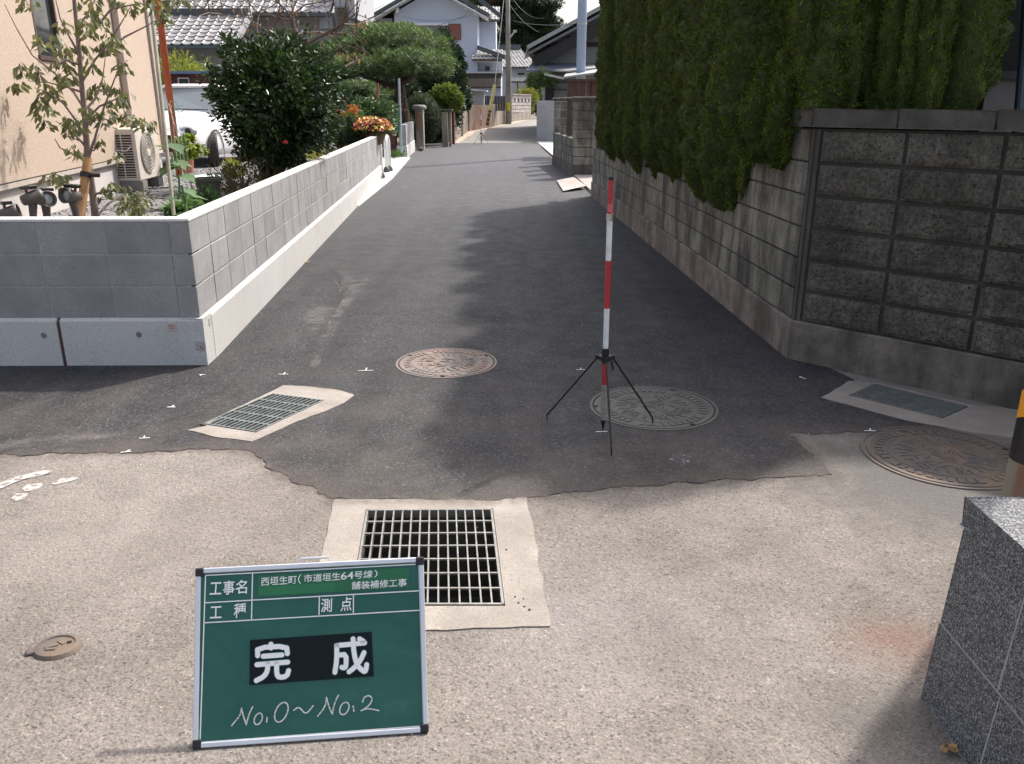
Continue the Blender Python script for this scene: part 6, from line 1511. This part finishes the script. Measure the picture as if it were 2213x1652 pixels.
c = at_y(395, 458, 7.6); leafy('small_weed', 'pale green leafy plant touching the inner edge of the wall top', 'plant', (c.x, 7.6, c.z), (.20, .15, .13), 160, .10, .07, vine_m, 13, .2, .3, .1, spread=.06, clump=4)
c = at_y(285, 440, 7.6); leafy('small_shrub', 'small two-toned shrub on the gravel below the air conditioner', 'plant', (c.x, 7.6, c.z-.02), (.17, .15, .11), 110, .07, .026, yl_m, 17, .2, .3, .8, spread=.08, clump=6)
c = at_y(520, 395, 10.0); leafy('thin_shrub', 'sparse reddish shrub beneath the camellia branches', 'plant', (c.x, 10.0, c.z), (.34, .25, .24), 600, .045, .014, mat_leaf('reddish_shrub', [(0, (.05, .06, .03)), (.5, (.12, .11, .06)), (1, (.26, .13, .08))], .7, .2), 19, .2, .4, -.6, spread=.07, trunk=(c.x, 10, .5), stems=5)
c = at_y(562, 395, 10.4); leafy('brown_shrub', 'low brown and green undergrowth along the wall below the camellia', 'plant', (c.x-.22, 10.7, .70), (.55, .5, .22), 1400, .045, .02, mat_leaf('undergrowth', [(0, (.05, .06, .02)), (.5, (.13, .13, .04)), (1, (.28, .17, .08))], .7, .2), 21, .3, .4, -.4, spread=.07)
yel = mat_leaf('yellow_green', [(0, (.12, .15, .03)), (.5, (.26, .26, .06)), (1, (.5, .42, .14))], .6, .3)
c = at_y(690, 338, 13.2); leafy('flower_row', 'row of pale yellow green bedding plants along the new wall past the camellia', 'plant', (c.x-.42, 13.6, .80), (.28, 1.5, .16), 2400, .05, .024, yel, 23, .3, .4, -.4, spread=.07)
c = at_y(505, 362, 13.0); leafy('yellow_plant', 'small yellow leaved plant in shade by the car wheel and camellia', 'plant', (c.x, 13, .62), (.22, .2, .16), 400, .06, .035, yel, 25, .3, .3, .1, spread=.06)
c = at_y(400, 143, 24.5); leafy('golden_shrub', 'golden yellow shrub in front of the tiled house wall', 'bush', (c.x, 24.0, c.z-.2), (.75, .5, .45), 1800, .14, .03, mat_leaf('golden_leaf', [(0, (.10, .14, .02)), (.5, (.30, .31, .05)), (1, (.52, .45, .08))], .6, .3), 27, .3, .4, -.1, spread=.2, clump=8)
# kochia cones
koc = mat_leaf('kochia_green', [(0, (.035, .075, .012)), (.5, (.07, .14, .022)), (1, (.13, .22, .04))], .7, .2)
for i, (u, v) in enumerate(((712, 283), (735, 281), (757, 282), (779, 286), (700, 287))):
    c = at_y(u, v, 17.6+.15*i); labs = ['feathery green summer cypress, second in the row from the camellia', 'feathery green summer cypress in the middle of its row', 'feathery green summer cypress next to the flower basket end of the row', 'feathery green summer cypress half hidden by the flower basket', 'feathery green summer cypress closest to the camellia branches']
    leafy('summer_cypress', labs[i], 'plant', (c.x, 17.6+.15*i, c.z-.05), (.21, .2, .44), 1500, .07, .008, koc, 40+i, .6, .08, -1.4, group='row of feathery summer cypress plants', core=.8, spread=.04, clump=6)
# flower basket at the wall end
ps = at_y(800, 275, 18.0)
fb = leafy('flower_basket', 'mounded basket of yellow, orange and pink flowers on the end of the new wall', 'flowers', (ps.x, 18.0, ps.z-.02), (.40, .34, .17), 1400, .055, .03, mat_leaf('basket_leaf', [(0, (.05, .08, .02)), (1, (.20, .24, .06))], .6, .2), 51, .5, .2, 0, spread=.05, core=.8)
def blooms(parent, c, r3, n, cols, rad, seed, nm='blossoms', front=True):
    r_ = np.random.RandomState(seed); sets = {}
    for k, (cl, nme) in enumerate(cols):
        P_, N2 = shrub_points(r_, c, r3[0], r3[1], r3[2], n//len(cols), .95, .15, seed, 1.6, -.3); me = leaves_mesh(nm, P_, unit(r_, len(P_)), rad*2, rad*2, seed+k, .15)
        obj(nm, me, M(nme, cl, .6), parent, kind='stuff')
blooms(fb, (ps.x, 18.0, ps.z), (.42, .36, .19), 620, [((.72, .55, .12), 'petal_yellow'), ((.75, .30, .08), 'petal_orange'), ((.62, .16, .22), 'petal_pink'), ((.78, .62, .25), 'petal_cream')], .030, 61)
obj('basket', MB().lathe([(.12, -.36), (.20, -.30), (.27, -.12), (.28, -.10), (.2, -.1)], (ps.x+.05, 18.1, ps.z), 16), M('basket_brown', (.13, .09, .06), .8), fb)
ob = leafy('orange_shrub', 'orange flowered trailing plant spilling over the flower box', 'flowers', (bx2.location.x, bx2.location.y-.1, 1.42), (.42, .3, .13), 1200, .06, .02, mat_leaf('orange_leaf', [(0, (.10, .11, .03)), (.5, (.30, .19, .07)), (1, (.5, .26, .12))], .6, .2), 53, .4, .3, .1, spread=.06)
# background shrubs in the flower garden
rosem = mat_leaf('rose_leaf', [(0, (.030, .060, .020)), (.6, (.08, .13, .045)), (1, (.17, .22, .09))], .35, .15)
c = at_y(800, 250, 21); leafy('rose_bush', 'dark leafy rose bushes before the green net fence', 'bush', (c.x-.1, 21.6, c.z-.05), (.75, .5, .42), 3200, .10, .06, rosem, 55, .3, .35, spread=.12, core=.6)
c = at_y(765, 250, 20.2); rr = leafy('orange_rose', 'orange flowering rose close to the camellia edge', 'flowers', (c.x-.05, 19.6, c.z+.05), (.28, .2, .28), 350, .09, .05, mat_leaf('orange_petals', [(0, (.30, .10, .03)), (.5, (.55, .17, .06)), (1, (.10, .14, .03))], .6, .2), 57, .3, .3, spread=.07)
c = at_y(745, 330, 17); leafy('red_bedding', 'low dark red and green bedding plants near the end of the new wall', 'plant', (c.x-.6, 16.6, .62), (.75, 1.2, .22), 2200, .06, .03, mat_leaf('red_bedding', [(0, (.05, .05, .02)), (.7, (.09, .06, .04)), (1, (.35, .03, .07))], .6, .1), 59, .3, .4, spread=.08)
c = at_y(862, 322, 22.5); leafy('grass_patch', 'bright green weeds around the red brick planter', 'plant', (c.x-.35, 25.0, .16), (.22, .3, .12), 260, .10, .02, koc, 60, .2, .3, -1, spread=.08)

# ---- leafless tree behind the camellia
lt = thing('bare_tree', 'nearly leafless dark branched tree rising behind the camellia', 'tree', at_y(632, 180, 15.5)); LY = 15.5
def lb_(pts_, r0, r1, dy=0): n = len(pts_); return MB().tube([at_y(u, v, LY+dy*i/(n-1)) for i, (u, v) in enumerate(pts_)], [r0+(r1-r0)*i/(n-1) for i in range(n)], 8)
obj('trunk', lb_([(640, 260), (634, 180), (631, 110), (636, 78), (637, 60)], .09, .055), bark_m, lt, smooth=True)
lbr = [[(634, 70), (630, 40), (620, 25), (600, 5), (580, -20)], [(636, 60), (632, 25), (638, 5), (660, -15)], [(630, 80), (655, 72), (690, 70), (725, 72), (775, 73)], [(640, 92), (670, 92), (700, 75), (740, 52), (775, 25), (770, -10)], [(630, 95), (615, 80), (590, 78), (565, 60), (540, 42), (505, 20)],
       [(618, 45), (590, 35), (560, 30), (510, 38), (480, 32)], [(636, 30), (660, 10), (700, 4), (740, -5)], [(715, 74), (735, 50), (745, 20), (760, -30)], [(600, 78), (580, 95), (545, 100), (520, 112)], [(690, 70), (720, 80), (760, 130)], [(745, 145), (765, 133), (788, 118), (782, 100)], [(588, 60), (600, 40), (605, 10), (598, -30)],
       [(480, 32), (450, 28), (430, 35)], [(560, 30), (555, 60), (560, 85)], [(740, 52), (770, 55), (790, 45)]]
for i, b_ in enumerate(lbr): obj('branch', lb_(b_, .030 if i < 5 else .017, .006, rt_.uniform(-1, 1)), bark_m, lt)
tw = MB()
for b_ in lbr:
    for k in range(7):
        u, v = b_[rt_.randrange(1, len(b_))]; p = at_y(u+rt_.uniform(-6, 6), v+rt_.uniform(-6, 6), LY); a = rt_.random()*6.28; tw.tube([p, p+Vector((math.cos(a)*.25, 0, abs(math.sin(a))*.2+.05)), p+Vector((math.cos(a)*.5, .05, math.sin(a)*.3+.2))], [.008, .006, .003], 4, False)
obj('twigs', tw, bark_m, lt, kind='stuff')
lp = []
for b_ in lbr:
    for k in range(7): u, v = b_[rt_.randrange(1, len(b_))]; p = at_y(u+rt_.gauss(0, 16), v+rt_.gauss(0, 14), LY+rt_.uniform(-.3, .3)); lp.append(tuple(p))
obj('foliage', leaves_mesh('foliage', lp, [(rt_.gauss(0, .4), rt_.gauss(0, .4), -1) for _ in lp], .085, .04, 6), mat_leaf('autumn_leaf', [(0, (.10, .10, .04)), (.5, (.26, .13, .08)), (1, (.30, .20, .09))], .6, .25), lt, kind='stuff')
pt = thing('thin_tree', 'thin pinkish barked tree trunk beside the grey tiled house', 'tree', at_y(770, 100, 31.5)); obj('trunk', MB().tube([at_y(776, 230, 31.5), at_y(770, 60, 31.5), at_y(766, -60, 31.5)], [.085, .08, .06], 8), M('pink_bark', (.30, .20, .17), .8, 0, .3, 6), pt)
obj('foliage', leaves_mesh('foliage', [tuple(at_y(770+rt_.gauss(0, 14), rt_.uniform(-20, 80), 31.5+rt_.uniform(-.3, .3))) for _ in range(120)], [(rt_.gauss(0, 1), rt_.gauss(0, 1), -.6) for _ in range(120)], .12, .05, 7), bpy.data.materials['autumn_leaf'], pt, kind='stuff')

# ---- pines
def needles(P_, N2, n, L, wd, seed, m_name, tint=None, up=.5):
    r_ = np.random.RandomState(seed); K = len(P_); D = N2[:, None]*.45+np.array([0, 0, up])+r_.randn(K, n, 3)*.55; D = (D/np.linalg.norm(D, axis=2)[:, :, None])
    C_ = P_[:, None]+D*L*.5; tt = np.repeat(np.clip(.5+(tint if tint is not None else 0)+.15*r_.randn(K), 0, 1), n)
    return leaves_mesh(m_name, C_.reshape(-1, 3), D.reshape(-1, 3), L, wd, seed, 0, tt, .2)
pine_m = mat_leaf('pine_needle', [(0, (.045, .080, .025)), (.5, (.105, .165, .050)), (.8, (.17, .22, .085)), (1, (.25, .25, .14))], .55, .2)
def pads(t, lst, y, m, seed, dens=90, L=.16, wd=.014, name='foliage_pad', core=True, nn=12):
    r_ = np.random.RandomState(seed)
    for i, (u, v, hw_, hh, dy) in enumerate(lst):
        c = at_y(u, v, y+dy); sx = hw_/FOC*y*.97; sz = hh/FOC*y*.97; sy = sx*.8; n = int(dens*max(1, sx*sy*4))
        P_, N2 = shrub_points(r_, tuple(c), sx, sy, sz, n, .72, .22, seed+i, 1.8, -.6)
        tc = np.array([noise.noise((p[0]*2.2, p[1]*2.2, p[2]*3)) for p in P_])*.5+N2[:, 2]*.12
        obj(name, needles(P_, N2, nn, L, wd, seed+i, name, tc), m, t, kind='stuff')
        if core:
            cm = MB().lathe([(0, -1), (.6, -.8), (.95, -.2), (.9, .3), (.5, .8), (0, 1)], (0, 0, 0), 14); cm.v = [(c.x+a*sx*.72, c.y+b*sy*.72, c.z+d*sz*.66) for a, b, d in cm.v]; obj('pad_core', cm, core_m, t)
pn = thing('garden_pine', 'broad clipped garden pine spreading over the garden in front of the pale blue house', 'tree', at_y(870, 300, 29)); PY = 29
pads(pn, [(862, 98, 92, 34, 0), (820, 95, 90, 34, .5), (918, 124, 54, 32, .5), (760, 120, 78, 30, -.2), (700, 128, 55, 28, 0), (790, 150, 80, 24, -1.2), (880, 140, 92, 28, -1), (925, 152, 48, 22, -1), (730, 165, 50, 22, -.5), (858, 78, 58, 20, 1), (905, 92, 44, 20, 1.2)], PY, pine_m, 71, 150, .17, .015)
obj('trunk', MB().tube([at_y(876, 292, PY), at_y(872, 240, PY), at_y(866, 200, PY), at_y(862, 150, PY), at_y(870, 110, PY)], [.20, .18, .16, .14, .08], 10), M('pine_bark', (.075, .045, .038), .95, 0, .35, 8, .8, 30), pn, smooth=True)
for b_ in ([(868, 215), (850, 190), (820, 178), (780, 165)], [(866, 180), (900, 160), (950, 158)], [(864, 165), (840, 140), (800, 130)]): obj('limb', MB().tube([at_y(u, v, PY-.3) for u, v in b_], [.13, .10, .08, .04][:len(b_)], 8), M('pine_bark', (.075, .045, .038)), pn)
lowp = thing('low_pine', 'small shaped pine with thin trunk below the big garden pine', 'tree', at_y(760, 260, 26)); pads(lowp, [(775, 190, 40, 10, 0), (800, 205, 44, 9, .3), (740, 205, 34, 10, 0), (760, 225, 40, 9, -.2), (815, 228, 30, 8, 0)], 26, pine_m, 91, 150, .15, .014)
obj('trunk', MB().tube([at_y(767, 285, 26), at_y(768, 240, 26), at_y(764, 205, 26), at_y(772, 185, 26)], [.09, .08, .07, .05], 8), bark_m, lowp)
bpn = thing('black_pine', 'tall dark pine with layered branches behind the tiled bungalow', 'tree', at_y(1160, 230, 75)); dkp = mat_leaf('dark_pine_needle', [(0, (.012, .022, .010)), (.5, (.028, .048, .020)), (1, (.06, .085, .035))], .6, .1)
pads(bpn, [(1070, -5, 60, 12, 0), (1110, 5, 60, 13, 2), (1165, 8, 45, 12, 0), (1185, 18, 22, 6, 0), (1140, 28, 60, 14, 1), (1120, 50, 50, 13, 0), (1172, 45, 28, 8, 0), (1190, 62, 24, 11, 0), (1150, 70, 45, 14, 1), (1100, 80, 40, 14, 0), (1130, 92, 34, 12, 0), (1175, 80, 34, 12, 2), (1160, 100, 30, 12, 0), (1050, 8, 40, 8, 3), (1190, 50, 20, 9, 0), (1095, 105, 30, 12, 0), (1140, 112, 40, 10, 1)], 72, dkp, 101, 26, .42, .05, core=True, nn=10)
obj('trunk', MB().tube([at_y(1165, 200, 73), at_y(1155, 90, 73), at_y(1140, 0, 73), at_y(1135, -60, 73)], [.42, .35, .28, .2], 10), bark_m, bpn)
for b_ in ([(1155, 90), (1185, 72), (1205, 60)], [(1150, 60), (1100, 50), (1075, 30)], [(1145, 30), (1185, 18)], [(1150, 95), (1110, 100)], [(1142, 10), (1080, 2), (1040, 10)]): obj('limb', MB().tube([at_y(u, v, 73) for u, v in b_], [.2, .13, .08][:len(b_)], 7), bark_m, bpn)

# ---- clipped trees and bushes by the garden gate
hed = mat_leaf('evergreen_dark', [(0, (.012, .028, .012)), (.5, (.03, .058, .024)), (1, (.075, .11, .055))], .4, .12)
c = at_y(940, 175, 34); leafy('evergreen_tree', 'tall dense dark evergreen tree beside the pale blue house', 'tree', (c.x+.05, 36.5, c.z), (1.05, 1.2, 1.85), 14000, .12, .07, hed, 111, .75, .12, core=.86, spread=.15, fr=1.2, tshift=-.08)
c = at_y(905, 240, 32.3)
top_m = mat_leaf('clipped_green', [(0, (.045, .075, .035)), (.5, (.085, .125, .056)), (1, (.14, .18, .09))], .7, .1)
leafy('clipped_dome', 'round clipped green dome bush behind the round capped gate post', 'bush', (c.x, 33.0, .95), (.78, .8, .95), 14000, .045, .022, top_m, 113, .93, .03, core=.93, spread=.05, fr=.8, group=None)
c = at_y(805, 232, 30); leafy('clipped_hedge', 'low rounded clipped hedge under the garden pine', 'bush', (c.x, 30.5, .95), (1.35, .8, .62), 9000, .05, .025, top_m, 115, .93, .06, core=.93, spread=.05)
c = at_y(963, 212, 37); lime = mat_leaf('lime_leaf', [(0, (.075, .11, .018)), (.5, (.15, .19, .035)), (1, (.26, .30, .07))], .55, .25)
leafy('lime_bush', 'bright yellow green bush beside the clipped dome', 'bush', (c.x*33.8/37, 33.9, c.z-.05), (.62, .5, .52), 5200, .10, .05, lime, 117, .7, .2, core=.75, spread=.12)
c = at_y(1002, 212, 39); leafy('camellia_shrub', 'dark glossy rounded shrub above the stained panel wall', 'bush', (c.x, 39.3, c.z-.05), (.36, .5, .62), 2600, .09, .05, cam_m, 119, .75, .1, core=.82, spread=.08)
c = at_y(915, 295, 34); leafy('shadow_shrub', 'dark shrubs in the shade inside the garden entrance', 'bush', (c.x+.1, 35.8, .6), (1.0, .6, .75), 4500, .09, .045, hed, 121, .7, .2, core=.8, spread=.12, tshift=-.1)
# background greens at the bend
c = at_y(1150, 200, 58); leafy('leafy_tree', 'leafy green tree between the tiled bungalow and the dark gabled house', 'tree', (c.x+.1, 59, 2.0), (.62, .6, 1.7), 4500, .16, .07, mat_leaf('mid_green', [(0, (.03, .05, .015)), (.5, (.07, .11, .03)), (1, (.20, .17, .06))], .5, .2), 123, .5, .3, core=.6, spread=.2)
c = at_y(1140, 235, 57); leafy('pale_bamboo', 'pale green leafy shrub behind the patterned block wall', 'bush', (c.x-.1, 57.6, 1.75), (.75, .5, .7), 2600, .2, .04, yel, 125, .4, .3, core=.5, spread=.2)
c = at_y(1180, 175, 40); leafy('small_pine', 'small pine bough against the dark gabled house', 'tree', (c.x-.15, 38, c.z), (.55, .5, .45), 2600, .14, .02, pine_m, 127, .4, .3, core=.5, spread=.12)
c = at_y(765, 215, 33); leafy('background_hedge', 'dark green hedge mass behind the garden pine', 'hedge', (c.x-.6, 33.5, 1.5), (3.2, .9, 1.5), 12000, .12, .06, hed, 129, .8, .15, core=.9, spread=.15, tshift=-.15)
